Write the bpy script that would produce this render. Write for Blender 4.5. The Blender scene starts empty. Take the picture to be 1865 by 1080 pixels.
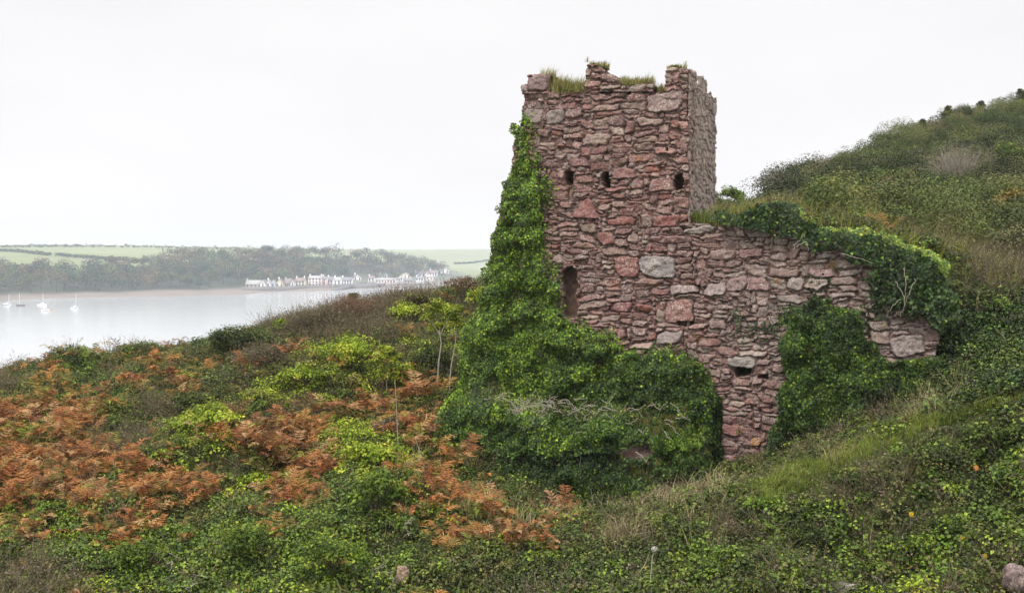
import bpy, math, random
import numpy as np

RNG = np.random.default_rng(7)
random.seed(7)
SC = bpy.context.scene
COL = SC.collection

# ------------------------------------------------------------------ camera model
FPX, CXP, CYP, HOR = 2000.0, 932.5, 540.0, 470.0
CAM = np.array([0.0, 0.0, 24.0])
TILT = math.atan((CYP - HOR) / FPX)
FWD = np.array([0, math.cos(TILT), -math.sin(TILT)])
UPV = np.array([0, math.sin(TILT), math.cos(TILT)])

def ray(px, py):
    px = np.asarray(px, float); py = np.asarray(py, float)
    a = (px - CXP) / FPX; b = (CYP - py) / FPX
    return np.stack([a, FWD[1] + b * UPV[1], FWD[2] + b * UPV[2]], -1)

def P(px, py, Y):
    d = ray(px, py)
    s = np.asarray(Y, float) / d[..., 1]
    return CAM + d * s[..., None]

def proj(p):
    q = np.asarray(p) - CAM
    dep = q @ FWD
    dep = np.where(dep < 0.1, 0.1, dep)
    return CXP + FPX * q[..., 0] / dep, CYP - FPX * (q @ UPV) / dep

# ------------------------------------------------------------------ noise
def _hash(ix, iy, s):
    h = (ix.astype(np.int64) * 374761393 + iy.astype(np.int64) * 668265263 + s * 974634777) & 0xFFFFFFFF
    h = ((h ^ (h >> 13)) * 1274126177) & 0xFFFFFFFF
    h = (h ^ (h >> 16)) & 0xFFFF
    return h / 65535.0

def vn(x, y, s=0):
    x = np.asarray(x, float); y = np.asarray(y, float)
    ix = np.floor(x); iy = np.floor(y)
    fx = x - ix; fy = y - iy
    fx = fx * fx * (3 - 2 * fx); fy = fy * fy * (3 - 2 * fy)
    a = _hash(ix, iy, s); b = _hash(ix + 1, iy, s); c = _hash(ix, iy + 1, s); d = _hash(ix + 1, iy + 1, s)
    return (a + (b - a) * fx) * (1 - fy) + (c + (d - c) * fx) * fy

def fbm(x, y, s=0, o=4):
    t = 0; a = 0.5; n = 0
    for k in range(o):
        t = t + a * vn(x * 2 ** k, y * 2 ** k, s + k * 17); n += a; a *= 0.5
    return t / n

def sstep(a, b, x):
    t = np.clip((x - a) / (b - a), 0, 1)
    return t * t * (3 - 2 * t)

def norm(v):
    return v / np.maximum(np.linalg.norm(v, axis=-1, keepdims=True), 1e-9)

def inpoly(px, py, poly):
    px = np.asarray(px); py = np.asarray(py)
    ins = np.zeros(px.shape, bool)
    n = len(poly)
    for i in range(n):
        x0, y0 = poly[i]; x1, y1 = poly[(i + 1) % n]
        if y0 == y1: continue
        c = ((y0 > py) != (y1 > py)) & (px < (x1 - x0) * (py - y0) / (y1 - y0) + x0)
        ins ^= c
    return ins

# ------------------------------------------------------------------ terrain
TH = math.radians(18)
CC = np.array([(1250 - CXP) / FPX * 25.0, 25.0])          # tower front right corner
UU = np.array([math.cos(TH), -math.sin(TH)])               # along the front, to the right
NN = np.array([-math.sin(TH), -math.cos(TH)])              # front normal, towards the viewer

class TPS:
    def __init__(self, pts, lam=0.0):
        self.sc = max(np.ptp(pts[:, 0]), np.ptp(pts[:, 1]))
        p = pts[:, :2] / self.sc
        n = len(p)
        r = np.linalg.norm(p[:, None] - p[None], axis=-1)
        K = self.phi(r) + lam * np.eye(n)
        A = np.zeros((n + 3, n + 3)); A[:n, :n] = K
        A[:n, n] = 1; A[:n, n + 1:] = p; A[n, :n] = 1; A[n + 1:, :n] = p.T
        b = np.zeros(n + 3); b[:n] = pts[:, 2]
        self.w = np.linalg.solve(A, b); self.p = p
    @staticmethod
    def phi(r):
        return r * r * np.log(np.maximum(r, 1e-9))
    def __call__(self, x, y):
        sh = np.shape(x)
        q = np.stack([np.ravel(x), np.ravel(y)], -1) / self.sc
        out = np.empty(len(q))
        n = len(self.p)
        for i in range(0, len(q), 20000):
            c = q[i:i + 20000]
            r = np.linalg.norm(c[:, None] - self.p[None], axis=-1)
            out[i:i + 20000] = self.phi(r) @ self.w[:n] + self.w[n] + c @ self.w[n + 1:]
        return out.reshape(sh)

def ctl(rows):
    return np.array([P(a, b, c) for a, b, c in rows])

common = [
    # left slope: bottom, middle, ridge
    (-500, 1120, 19.5), (-200, 1100, 18.8), (0, 1090, 18.3), (300, 1090, 17.8), (600, 1095, 17.6), (850, 1090, 17.5),
    (-500, 900, 23.5), (-200, 890, 23), (0, 880, 22.8), (200, 875, 22.6), (400, 865, 22.7), (600, 850, 23.2),
    (-500, 820, 28), (0, 765, 27), (250, 740, 27.5), (450, 700, 28), (620, 700, 28), (760, 740, 27.5),
    (-500, 770, 31), (-200, 740, 31), (0, 700, 31), (200, 664, 32), (400, 628, 34), (600, 578, 37), (750, 548, 39), (880, 520, 41),
    (800, 640, 32),
    # ridge going up to the right behind the tower
    (1050, 470, 47), (1250, 432, 55), (1400, 368, 64), (1500, 318, 70), (1600, 268, 78), (1720, 226, 85), (1865, 192, 92), (2200, 130, 105),
]
xyz_c = [
    # camera side hollow and bank
    (0, 0, 21.8), (-12, 2, 21.5), (12, 2, 21.5), (-20, 8, 18.5), (0, 9, 18.0), (10, 8, 18.6), (22, 8, 20), (-40, 20, 13), (-40, 5, 14),
    # falling away behind the ridge
    (-40, 40, 8), (-30, 50, 6), (-16, 55, 8), (0, 64, 10), (20, 85, 14), (50, 115, 24), (-40, 80, -6), (-10, 90, -5), (10, 120, -6),
    (40, 150, -4), (90, 150, 20), (-45, 150, -12), (100, 120, 38), (100, 60, 33), (60, 30, 27), (60, 8, 23), (100, 5, 26), (-45, -6, 15), (100, -6, 24),
]
front_only = [
    (825, 840, 24.6), (1000, 935, 23.2), (1150, 930, 23.0), (1300, 896, 23.2), (1400, 866, 23.2), (1560, 810, 22.2), (1700, 758, 21.4), (1865, 722, 20.5), (2100, 690, 19.5),
    (1000, 982, 19.6), (1180, 958, 19.4), (1330, 920, 19.3), (1500, 858, 19.0), (1700, 788, 18.6), (1865, 742, 18.0), (2100, 700, 17.4),
    (1100, 1090, 16.8), (1300, 1090, 16.2), (1500, 1090, 15.6), (1700, 1090, 15.2), (1865, 1090, 14.8), (2100, 1090, 14.6),
    (1600, 960, 17.3), (1300, 1000, 17.8), (1865, 900, 16.6),
    (1865, 640, 22.0), (2100, 560, 22.5), (1300, 640, 30), (1000, 640, 32),
]
back_only = [
    (1300, 415, 27), (1420, 405, 26.5), (1560, 440, 25.0), (1680, 475, 24.0), (1780, 560, 22.8), (1865, 600, 22.4), (2100, 540, 22.5),
    (1350, 392, 33), (1450, 395, 40), (1600, 400, 37), (1740, 440, 29), (1865, 420, 31), (1865, 500, 26.0), (1700, 360, 48), (1580, 345, 56), (1865, 330, 50), (2100, 380, 34),
    (1150, 470, 32), (1000, 500, 34),
    (1600, 312, 64), (1720, 300, 66), (1865, 272, 70), (1865, 232, 82), (1720, 262, 76), (2150, 190, 84), (2150, 230, 74), (2400, 210, 80), (2150, 300, 52), (1500, 330, 62),
]
TF = TPS(np.vstack([ctl(common + front_only), np.array(xyz_c, float)]), 1e-5)
TB = TPS(np.vstack([ctl(common + back_only), np.array(xyz_c, float)]), 1e-5)

def H(x, y, rough=True):
    x = np.asarray(x, float); y = np.asarray(y, float)
    rx = x - CC[0]; ry = y - CC[1]
    du = rx * UU[0] + ry * UU[1]
    dn = -(rx * NN[0] + ry * NN[1])
    k = sstep(4.2, 6.5, du)
    wn = sstep(0.25 - 1.0 * k, 1.0 + 2.2 * k, dn)
    w = sstep(-3.8, -1.5, du) * wn
    z = TF(x, y) * (1 - w) + TB(x, y) * w
    if rough:
        z = z + (fbm(x * 0.5, y * 0.5, 5) - 0.5) * 0.5 + (fbm(x * 1.7, y * 1.7, 9) - 0.5) * 0.18
    if rough:
        ml = sstep(1.5, -1.0, x) * sstep(13, 16, y) * sstep(39, 33, y)
        z = z + ml * ((fbm(x * 0.62, y * 0.62, 77, 3) - 0.5) * 1.5 + (fbm(x * 1.5, y * 1.5, 79, 2) - .5) * .35)
        mr = sstep(2.0, 4.0, x) * sstep(20.5, 18.5, y) * sstep(10, 13, y)
        z = z + mr * ((fbm(x * 0.8, y * 0.8, 83, 3) - 0.5) * 1.4)
        z = z + 0.75 * np.exp(-(((x + 2.35) / 0.75) ** 2 + ((y - 21.2) / 0.7) ** 2))
    return np.clip(z, -5.0, 52.0)

# fast lookup grid
GX0, GX1, GY0, GY1, GS = -46.0, 102.0, -8.0, 152.0, 0.4
gx = np.arange(GX0, GX1 + 0.01, GS); gy = np.arange(GY0, GY1 + 0.01, GS)
GXX, GYY = np.meshgrid(gx, gy)
GZ = H(GXX, GYY)

def Hq(x, y):
    fx = np.clip((np.asarray(x, float) - GX0) / GS, 0, len(gx) - 1.001); fy = np.clip((np.asarray(y, float) - GY0) / GS, 0, len(gy) - 1.001)
    ix = fx.astype(int); iy = fy.astype(int); fx = fx - ix; fy = fy - iy
    return (GZ[iy, ix] * (1 - fx) + GZ[iy, ix + 1] * fx) * (1 - fy) + (GZ[iy + 1, ix] * (1 - fx) + GZ[iy + 1, ix + 1] * fx) * fy

def ground_hit(px, py, y0=12.0, y1=130.0):
    Y = np.arange(y0, y1, 0.1)
    p = P(np.full(Y.shape, float(px)), np.full(Y.shape, float(py)), Y)
    z = Hq(p[:, 0], p[:, 1])
    k = np.nonzero(p[:, 2] <= z)[0]
    i = k[0] if len(k) else int(np.argmin(p[:, 2] - z))
    return np.array([p[i, 0], p[i, 1], z[i]])

# ------------------------------------------------------------------ materials
def new_mat(name):
    m = bpy.data.materials.new(name); m.use_nodes = True
    nt = m.node_tree; nt.nodes.clear()
    out = nt.nodes.new('ShaderNodeOutputMaterial')
    return m, nt, out

def nd(nt, t, **kw):
    n = nt.nodes.new(t)
    for k, v in kw.items():
        setattr(n, k, v)
    return n

def ramp(nt, fac, a, b, ca=(0, 0, 0, 1), cb=(1, 1, 1, 1)):
    r = nd(nt, 'ShaderNodeValToRGB')
    r.color_ramp.elements[0].position = a; r.color_ramp.elements[1].position = b
    r.color_ramp.elements[0].color = ca; r.color_ramp.elements[1].color = cb
    nt.links.new(fac, r.inputs[0])
    return r.outputs[0]

def mixc(nt, fac, a, b, mode='MIX'):
    m = nd(nt, 'ShaderNodeMix', data_type='RGBA', blend_type=mode)
    for s, v in ((0, fac), (6, a), (7, b)):
        if hasattr(v, 'is_linked') or hasattr(v, 'node'):
            nt.links.new(v, m.inputs[s])
        else:
            m.inputs[s].default_value = v if s == 0 else (v if len(v) == 4 else (*v, 1))
    return m.outputs[2]

def noise(nt, scale, detail=4, rough=0.55, coord='Object', vec=None):
    n = nd(nt, 'ShaderNodeTexNoise')
    n.inputs['Scale'].default_value = scale; n.inputs['Detail'].default_value = detail; n.inputs['Roughness'].default_value = rough
    if vec is None:
        vec = nd(nt, 'ShaderNodeTexCoord').outputs[coord]
    nt.links.new(vec, n.inputs['Vector'])
    return n.outputs[0]

def leaf_material(name, rough=0.5, trans=0.25, spec=0.4):
    m, nt, out = new_mat(name)
    at = nd(nt, 'ShaderNodeAttribute', attribute_name='tint')
    b = nd(nt, 'ShaderNodeBsdfPrincipled')
    b.inputs['Roughness'].default_value = rough
    b.inputs['Specular IOR Level'].default_value = spec
    nt.links.new(at.outputs['Color'], b.inputs['Base Color'])
    t = nd(nt, 'ShaderNodeBsdfTranslucent')
    nt.links.new(at.outputs['Color'], t.inputs['Color'])
    mx = nd(nt, 'ShaderNodeMixShader'); mx.inputs[0].default_value = trans
    nt.links.new(b.outputs[0], mx.inputs[1]); nt.links.new(t.outputs[0], mx.inputs[2])
    nt.links.new(mx.outputs[0], out.inputs[0])
    return m

M_LEAF = leaf_material('leaf', 0.6, 0.25, 0.22)
M_IVY = leaf_material('ivy_leaf', 0.55, 0.18, 0.28)
M_DRY = leaf_material('dry_frond', 0.85, 0.2, 0.1)
M_FAR = leaf_material('distant_leaf', 0.8, 0.1, 0.1)

def bark_material():
    m, nt, out = new_mat('pale_bark')
    b = nd(nt, 'ShaderNodeBsdfPrincipled'); b.inputs['Roughness'].default_value = 0.9
    n = noise(nt, 18, 4)
    c = mixc(nt, n, (0.22, 0.19, 0.15), (0.5, 0.45, 0.37))
    nt.links.new(c, b.inputs['Base Color']); nt.links.new(b.outputs[0], out.inputs[0])
    return m
M_BARK = bark_material()
M_STEM = None

def plain(name, col, rough=0.8, var=0.15, scale=3.0, metallic=0.0):
    m, nt, out = new_mat(name)
    b = nd(nt, 'ShaderNodeBsdfPrincipled'); b.inputs['Roughness'].default_value = rough; b.inputs['Metallic'].default_value = metallic
    n = noise(nt, scale, 4)
    c = mixc(nt, n, tuple(x * (1 - var) for x in col), tuple(min(1, x * (1 + var)) for x in col))
    nt.links.new(c, b.inputs['Base Color']); nt.links.new(b.outputs[0], out.inputs[0])
    return m

M_STEM = plain('dark_stem', (0.13, 0.10, 0.07), 0.9, 0.3, 20)

def stone_material():
    m, nt, out = new_mat('red_sandstone_rubble')
    at = nd(nt, 'ShaderNodeAttribute', attribute_name='tint')
    vec = nd(nt, 'ShaderNodeTexCoord').outputs['Object']
    b = nd(nt, 'ShaderNodeBsdfPrincipled'); b.inputs['Roughness'].default_value = 0.92; b.inputs['Specular IOR Level'].default_value = 0.2
    big = noise(nt, 0.7, 3, 0.5, vec=vec)
    mid = noise(nt, 8.0, 6, 0.62, vec=vec)
    fin = noise(nt, 26.0, 6, 0.72, vec=vec)
    c = mixc(nt, 1.0, at.outputs['Color'], ramp(nt, mid, 0.28, 0.75, (0.62, 0.58, 0.58, 1), (1.3, 1.32, 1.32, 1)), 'MULTIPLY')
    # pale lichen in blotches, only on stone (tint alpha)
    l1 = ramp(nt, noise(nt, 4.5, 5, 0.65, vec=vec), 0.40, 0.58)
    l2 = ramp(nt, fin, 0.50, 0.56)
    a1 = nd(nt, 'ShaderNodeMath', operation='MULTIPLY'); nt.links.new(l1, a1.inputs[0]); nt.links.new(l2, a1.inputs[1])
    a2 = nd(nt, 'ShaderNodeMath', operation='MULTIPLY'); nt.links.new(a1.outputs[0], a2.inputs[0]); nt.links.new(at.outputs['Alpha'], a2.inputs[1])
    a3 = nd(nt, 'ShaderNodeMath', operation='MULTIPLY'); nt.links.new(a2.outputs[0], a3.inputs[0]); a3.inputs[1].default_value = 0.95
    c = mixc(nt, a3.outputs[0], c, (0.46, 0.41, 0.36))
    fl = ramp(nt, noise(nt, 60.0, 3, 0.6, vec=vec), 0.55, 0.62)
    f2 = nd(nt, 'ShaderNodeMath', operation='MULTIPLY'); nt.links.new(fl, f2.inputs[0]); nt.links.new(at.outputs['Alpha'], f2.inputs[1])
    f3 = nd(nt, 'ShaderNodeMath', operation='MULTIPLY'); nt.links.new(f2.outputs[0], f3.inputs[0]); f3.inputs[1].default_value = 0.6
    c = mixc(nt, f3.outputs[0], c, (0.62, 0.58, 0.54))
    # rusty lichen, rare
    o1 = ramp(nt, noise(nt, 2.6, 4, 0.6, vec=vec), 0.66, 0.72)
    o2 = nd(nt, 'ShaderNodeMath', operation='MULTIPLY'); nt.links.new(o1, o2.inputs[0]); o2.inputs[1].default_value = 0.55
    c = mixc(nt, o2.outputs[0], c, (0.36, 0.17, 0.07))
    c = mixc(nt, 1.0, c, ramp(nt, big, 0.3, 0.7, (0.86, 0.86, 0.88, 1), (1.1, 1.1, 1.08, 1)), 'MULTIPLY')
    nt.links.new(c, b.inputs['Base Color'])
    bp = nd(nt, 'ShaderNodeBump'); bp.inputs['Strength'].default_value = 0.5; bp.inputs['Distance'].default_value = 0.012
    nt.links.new(fin, bp.inputs['Height']); nt.links.new(bp.outputs[0], b.inputs['Normal'])
    nt.links.new(b.outputs[0], out.inputs[0])
    return m
M_STONE = stone_material()

def ground_material():
    m, nt, out = new_mat('scrub_soil')
    b = nd(nt, 'ShaderNodeBsdfPrincipled'); b.inputs['Roughness'].default_value = 1.0; b.inputs['Specular IOR Level'].default_value = 0.1
    n1 = noise(nt, 0.35, 5); n2 = noise(nt, 4.0, 6, 0.7)
    c = mixc(nt, ramp(nt, n1, 0.35, 0.65), (0.045, 0.05, 0.018), (0.075, 0.06, 0.03))
    c = mixc(nt, ramp(nt, n2, 0.4, 0.7), c, (0.06, 0.085, 0.025))
    nt.links.new(c, b.inputs['Base Color'])
    bp = nd(nt, 'ShaderNodeBump'); bp.inputs['Strength'].default_value = 0.8; bp.inputs['Distance'].default_value = 0.1
    nt.links.new(n2, bp.inputs['Height']); nt.links.new(bp.outputs[0], b.inputs['Normal'])
    nt.links.new(b.outputs[0], out.inputs[0])
    return m
M_GROUND = ground_material()

# ------------------------------------------------------------------ object helpers
def mesh_np(name, V, Q, mat, tint=None, parent=None, loc=(0, 0, 0), smooth=False, tris=None):
    V = np.asarray(V, np.float32) - np.asarray(loc, np.float32)
    me = bpy.data.meshes.new(name)
    nq = 0 if Q is None else len(Q); nt_ = 0 if tris is None else len(tris)
    me.vertices.add(len(V)); me.vertices.foreach_set('co', V.ravel())
    idx = []
    if nq: idx.append(np.asarray(Q, np.int32).ravel())
    if nt_: idx.append(np.asarray(tris, np.int32).ravel())
    idx = np.concatenate(idx)
    me.loops.add(len(idx)); me.loops.foreach_set('vertex_index', idx)
    st = np.concatenate([np.arange(nq) * 4, nq * 4 + np.arange(nt_) * 3]).astype(np.int32)
    me.polygons.add(nq + nt_); me.polygons.foreach_set('loop_start', st)
    if smooth:
        me.polygons.foreach_set('use_smooth', np.ones(nq + nt_, bool))
    if tint is not None:
        t = np.ones((len(V), 4), np.float32); t[:, :tint.shape[1]] = tint
        a = me.attributes.new('tint', 'FLOAT_COLOR', 'POINT'); a.data.foreach_set('color', t.ravel())
    me.update(calc_edges=True); me.validate()
    me.materials.append(mat)
    o = bpy.data.objects.new(name, me); COL.objects.link(o)
    if parent is not None:
        o.parent = parent
    else:
        o.location = loc
    return o

def empty(name, loc, label, cat, group=None):
    o = bpy.data.objects.new(name, None); COL.objects.link(o)
    o.location = loc; o.empty_display_size = 0.2
    return tag(o, label, cat, group)

def tag(o, label, cat=None, group=None, kind=None):
    o['label'] = label
    if cat: o['category'] = cat
    if group: o['group'] = group
    if kind: o['kind'] = kind
    return o

class Buf:
    """collects leaves, strips and tubes for ONE mesh"""
    def __init__(self):
        self.v = []; self.c = []; self.q = []; self.n = 0
    def _add(self, v, c, q):
        self.v.append(v.reshape(-1, 3)); self.c.append(c.reshape(-1, 3)); self.q.append(q + self.n); self.n += len(self.v[-1])
    def leaves(self, p, n, t, L, W, c, fold=0.18, wide=0.42):
        n = norm(n); t = norm(t - (t * n).sum(-1, keepdims=True) * n); b = np.cross(n, t)
        L = np.broadcast_to(L, (len(p),))[:, None]; W = np.broadcast_to(W, (len(p),))[:, None]
        v = np.stack([p, p + t * L * wide + b * W / 2 + n * fold * W, p + t * L - n * 0.12 * L, p + t * L * wide - b * W / 2 + n * fold * W], 1)
        self._add(v, np.repeat(c[:, None], 4, 1), np.arange(4 * len(p)).reshape(-1, 4))
    def strips(self, pts, w, side, c, tip=0.25):
        m, k, _ = pts.shape
        f = np.linspace(1, tip, k)[None, :, None]
        w = np.broadcast_to(w, (m,))[:, None, None]
        a = pts + side[:, None] * w * f / 2; b = pts - side[:, None] * w * f / 2
        v = np.stack([a, b], 2)
        base = (np.arange(m) * 2 * k)[:, None]
        q = np.concatenate([base + np.array([[2 * i, 2 * i + 1, 2 * i + 3, 2 * i + 2]]) for i in range(k - 1)], 0)
        self._add(v, np.repeat(np.repeat(c[:, None, None], k, 1), 2, 2), q)
    def tube(self, pts, r0, r1, c, sides=5):
        pts = np.asarray(pts, float); k = len(pts)
        tg = norm(np.gradient(pts, axis=0))
        ref = np.array([0.3, 1.0, 0.1]); s = norm(np.cross(tg, ref)); u = np.cross(tg, s)
        an = np.linspace(0, 2 * np.pi, sides, endpoint=False)
        r = np.linspace(r0, r1, k)[:, None, None]
        ring = pts[:, None] + r * (np.cos(an)[None, :, None] * s[:, None] + np.sin(an)[None, :, None] * u[:, None])
        q = []
        for i in range(k - 1):
            for j in range(sides):
                q.append((i * sides + j, i * sides + (j + 1) % sides, (i + 1) * sides + (j + 1) % sides, (i + 1) * sides + j))
        self._add(ring, np.broadcast_to(np.asarray(c, float), (k * sides, 3)).copy(), np.array(q))
    def build(self, name, mat, parent=None, loc=(0, 0, 0)):
        return mesh_np(name, np.concatenate(self.v), np.concatenate(self.q), mat, np.concatenate(self.c), parent, loc)

def rsph(n):
    return norm(RNG.normal(size=(n, 3)))

def pick(pal, n, per=None, jit=0.18):
    cols = np.array([c for c, w in pal]); w = np.array([w for c, w in pal], float); w /= w.sum()
    c = cols[RNG.choice(len(cols), n, p=w)]
    j = 1 + (RNG.random((n, 1)) - 0.5) * 2 * jit
    c = c * j * (1 + (RNG.random((n, 3)) - 0.5) * 0.12)
    if per is not None: c = c * per[:, None]
    return np.clip(c, 0.004, 0.8)

# palettes (albedo)
YG = [((0.33, 0.41, 0.03), 4), ((0.23, 0.32, 0.025), 4), ((0.42, 0.44, 0.05), 2), ((0.09, 0.14, 0.015), 1.6)]
MG = [((0.11, 0.18, 0.02), 4), ((0.18, 0.26, 0.025), 2.5), ((0.05, 0.085, 0.012), 3), ((0.28, 0.35, 0.035), 0.45)]
DG = [((0.055, 0.08, 0.016), 4), ((0.10, 0.135, 0.024), 3), ((0.03, 0.042, 0.011), 3), ((0.17, 0.20, 0.035), 0.9)]
OL = [((0.135, 0.14, 0.036), 4), ((0.20, 0.185, 0.05), 3), ((0.07, 0.075, 0.02), 3), ((0.25, 0.19, 0.06), 1.3)]
GB = [((0.16, 0.13, 0.08), 3), ((0.21, 0.165, 0.11), 3), ((0.10, 0.10, 0.045), 3), ((0.27, 0.21, 0.15), 1.2)]
RB = [((0.20, 0.12, 0.08), 3), ((0.15, 0.105, 0.065), 3), ((0.26, 0.15, 0.10), 2), ((0.12, 0.11, 0.05), 2)]
BR = [((0.40, 0.17, 0.06), 4), ((0.29, 0.12, 0.048), 4), ((0.44, 0.27, 0.13), 2.5), ((0.17, 0.085, 0.045), 3), ((0.22, 0.17, 0.05), 1.5)]
BO = [((0.36, 0.20, 0.06), 3), ((0.24, 0.17, 0.05), 3), ((0.42, 0.19, 0.06), 2), ((0.15, 0.14, 0.04), 2)]
ST = [((0.42, 0.34, 0.19), 3), ((0.5, 0.42, 0.26), 2), ((0.28, 0.22, 0.12), 2), ((0.22, 0.24, 0.08), 1)]
GR = [((0.14, 0.21, 0.035), 4), ((0.2, 0.26, 0.05), 3), ((0.08, 0.12, 0.025), 2), ((0.3, 0.28, 0.1), 1)]
IV = [((0.05, 0.10, 0.012), 4), ((0.085, 0.15, 0.015), 3), ((0.022, 0.045, 0.009), 4), ((0.25, 0.34, 0.025), 0.6)]
IVB = [((0.08, 0.15, 0.014), 4), ((0.15, 0.25, 0.018), 3), ((0.035, 0.065, 0.01), 3), ((0.30, 0.40, 0.03), 1.1)]
IVY_TOPLIT = [((0.36, 0.37, 0.05), 3), ((0.22, 0.28, 0.04), 4), ((0.09, 0.15, 0.025), 4)]
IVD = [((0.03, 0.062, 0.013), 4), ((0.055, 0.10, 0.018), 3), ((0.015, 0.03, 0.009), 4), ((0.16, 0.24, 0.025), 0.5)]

# ---- plant forms, vectorised over many plants
def clumps(buf, C, R, k, size, pal, flat=0.75, lobes=4, up=0.5, aspect=0.7, mixl=0.82):
    """leafy bushes: leaves on several lobes per plant so that the outline is uneven and gaps stay open"""
    M = len(C)
    if M == 0: return
    R = np.broadcast_to(R, (M,))
    lc = rsph(M * lobes).reshape(M, lobes, 3); lc[..., 2] = np.abs(lc[..., 2]) * 0.9
    lc *= (0.35 + 0.4 * RNG.random((M, lobes, 1)))
    lr = 0.32 + 0.25 * RNG.random((M, lobes))
    idx = np.repeat(np.arange(M), k)
    lb = RNG.integers(0, lobes, M * k)
    d = rsph(M * k); d[:, 2] = np.where(d[:, 2] < -0.3, -d[:, 2], d[:, 2])
    rr = (0.55 + 0.5 * np.sqrt(RNG.random(M * k)))
    p = lc[idx, lb] + d * (lr[idx, lb] * rr)[:, None]
    p[:, 2] *= flat
    pos = C[idx] + p * R[idx][:, None]
    n = d * 0.7 + np.array([0, 0, up]) + rsph(M * k) * 0.6
    t = rsph(M * k) + d * 0.5 - np.array([0, 0, 0.3])
    per = (0.6 + 0.7 * RNG.random((M, 1))) * (0.8 + 0.4 * RNG.random((M, lobes)))
    sz = size * (0.6 + 0.8 * RNG.random(M * k))
    lcol = pick(pal, M * lobes, None, .1).reshape(M, lobes, 3)
    cl_ = np.where((RNG.random(M * k) < mixl)[:, None], lcol[idx, lb] * (0.72 + 0.56 * RNG.random((M * k, 1))), pick(pal, M * k)) * per[idx, lb][:, None]
    buf.leaves(pos, n, t, sz, sz * aspect, np.clip(cl_, .004, .8))

def fronds(buf, C, R, m, pal, nodes=11, droop=0.5):
    M = len(C)
    if M == 0: return
    R = np.broadcast_to(R, (M,))
    idx = np.repeat(np.arange(M), m); F = M * m
    az = RNG.random(F) * 2 * np.pi
    hd = np.stack([np.cos(az), np.sin(az), np.zeros(F)], -1)
    sd = np.stack([-np.sin(az), np.cos(az), np.zeros(F)], -1) + rsph(F) * 0.25
    L = R[idx] * (0.7 + 0.6 * RNG.random(F))
    rise = 0.7 + 0.9 * RNG.random(F)
    base = C[idx] + rsph(F) * np.array([1, 1, 0]) * (R[idx] * 0.35)[:, None]
    col = pick(pal, F, jit=0.25)
    def pt(s):
        z = L * (rise * 1.5 * s - (rise * 0.9 + droop * 0.4) * s * s)
        return base + hd * (L * s * 0.85)[:, None] + np.array([0, 0, 1]) * z[:, None]
    ks = np.linspace(0, 1, 5)
    st = np.stack([pt(s) for s in ks], 1)
    buf.strips(st, 0.012, norm(np.cross(hd, [0, 0, 1.0])), col * 0.8)
    for s in np.linspace(0.22, 0.97, nodes):
        a = pt(s); tg = norm(pt(min(1, s + 0.05)) - pt(s - 0.05))
        ln = L * (0.36 * (1 - s) ** 0.8 + 0.04) * (0.8 + 0.4 * RNG.random(F))
        for sg in (-1, 1):
            dr = norm(sd * sg + tg * 0.55 - np.array([0, 0, 0.25]) + rsph(F) * 0.18)
            nn = np.cross(dr, tg) * sg + rsph(F) * 0.25
            buf.leaves(a, nn, dr, ln, np.maximum(0.022, ln * 0.2), np.clip(col * (0.85 + 0.3 * RNG.random((F, 1))), 0.005, .8), 0.1, 0.35)

def tufts(buf, C, h, k, pal, w=0.012, spread=0.5, bend=0.4):
    M = len(C)
    if M == 0: return
    h = np.broadcast_to(h, (M,)); idx = np.repeat(np.arange(M), k); n = M * k
    az = RNG.random(n) * 2 * np.pi
    o = np.stack([np.cos(az), np.sin(az), np.zeros(n)], -1)
    hh = h[idx] * (0.5 + 0.7 * RNG.random(n))
    b = C[idx] + o * (RNG.random(n) * h[idx] * 0.35)[:, None]
    sp = spread * RNG.random(n)
    lean = np.array([0.25, -0.1, 0]) * bend
    pts = np.stack([b, b + (o * (sp * 0.35)[:, None] + np.array([0, 0, 0.55])) * hh[:, None],
                    b + (o * sp[:, None] + lean) * hh[:, None] + np.array([0, 0, 1]) * (hh * (0.95 - 0.3 * sp))[:, None]], 1)
    buf.strips(pts, w, norm(np.stack([-np.sin(az), np.cos(az), np.zeros(n)], -1) + rsph(n) * 0.5), pick(pal, n), 0.15)

def twigs(buf, C, R, k, pal, w=0.012, leafy=0, lpal=None, lsize=0.05):
    M = len(C)
    if M == 0: return
    R = np.broadcast_to(R, (M,)); idx = np.repeat(np.arange(M), k); n = M * k
    d = rsph(n); d[:, 2] = np.abs(d[:, 2]) + 0.35; d = norm(d)
    b = C[idx] + d * (R[idx] * 0.5 * RNG.random(n))[:, None] * np.array([1, 1, 0.6])
    L = R[idx] * (0.4 + 0.6 * RNG.random(n))
    d2 = norm(d + rsph(n) * 0.5)
    m1 = b + d * (L * 0.5)[:, None]; e = m1 + d2 * (L * 0.5)[:, None]
    buf.strips(np.stack([b, m1, e], 1), w, norm(np.cross(d, rsph(n))), pick(pal, n), 0.3)
    if leafy:
        j = np.repeat(np.arange(n), leafy); q = len(j)
        f = RNG.random((q, 1))
        p = m1[j] * (1 - f) + e[j] * f + rsph(q) * 0.04
        sz = lsize * (0.6 + 0.8 * RNG.random(q))
        buf.leaves(p, rsph(q) + np.array([0, 0, 0.5]), rsph(q), sz, sz * 0.6, pick(lpal or pal, q))

# ------------------------------------------------------------------ SETTING: headland, sea, far shore
ny, nx = GXX.shape
ii = np.arange(ny * nx).reshape(ny, nx)
quad = np.stack([ii[:-1, :-1], ii[:-1, 1:], ii[1:, 1:], ii[1:, :-1]], -1).reshape(-1, 4)
tag(mesh_np('headland', np.stack([GXX, GYY, GZ], -1).reshape(-1, 3), quad, M_GROUND, smooth=True),
    'scrub covered headland sloping down to the water', kind='structure')

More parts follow.
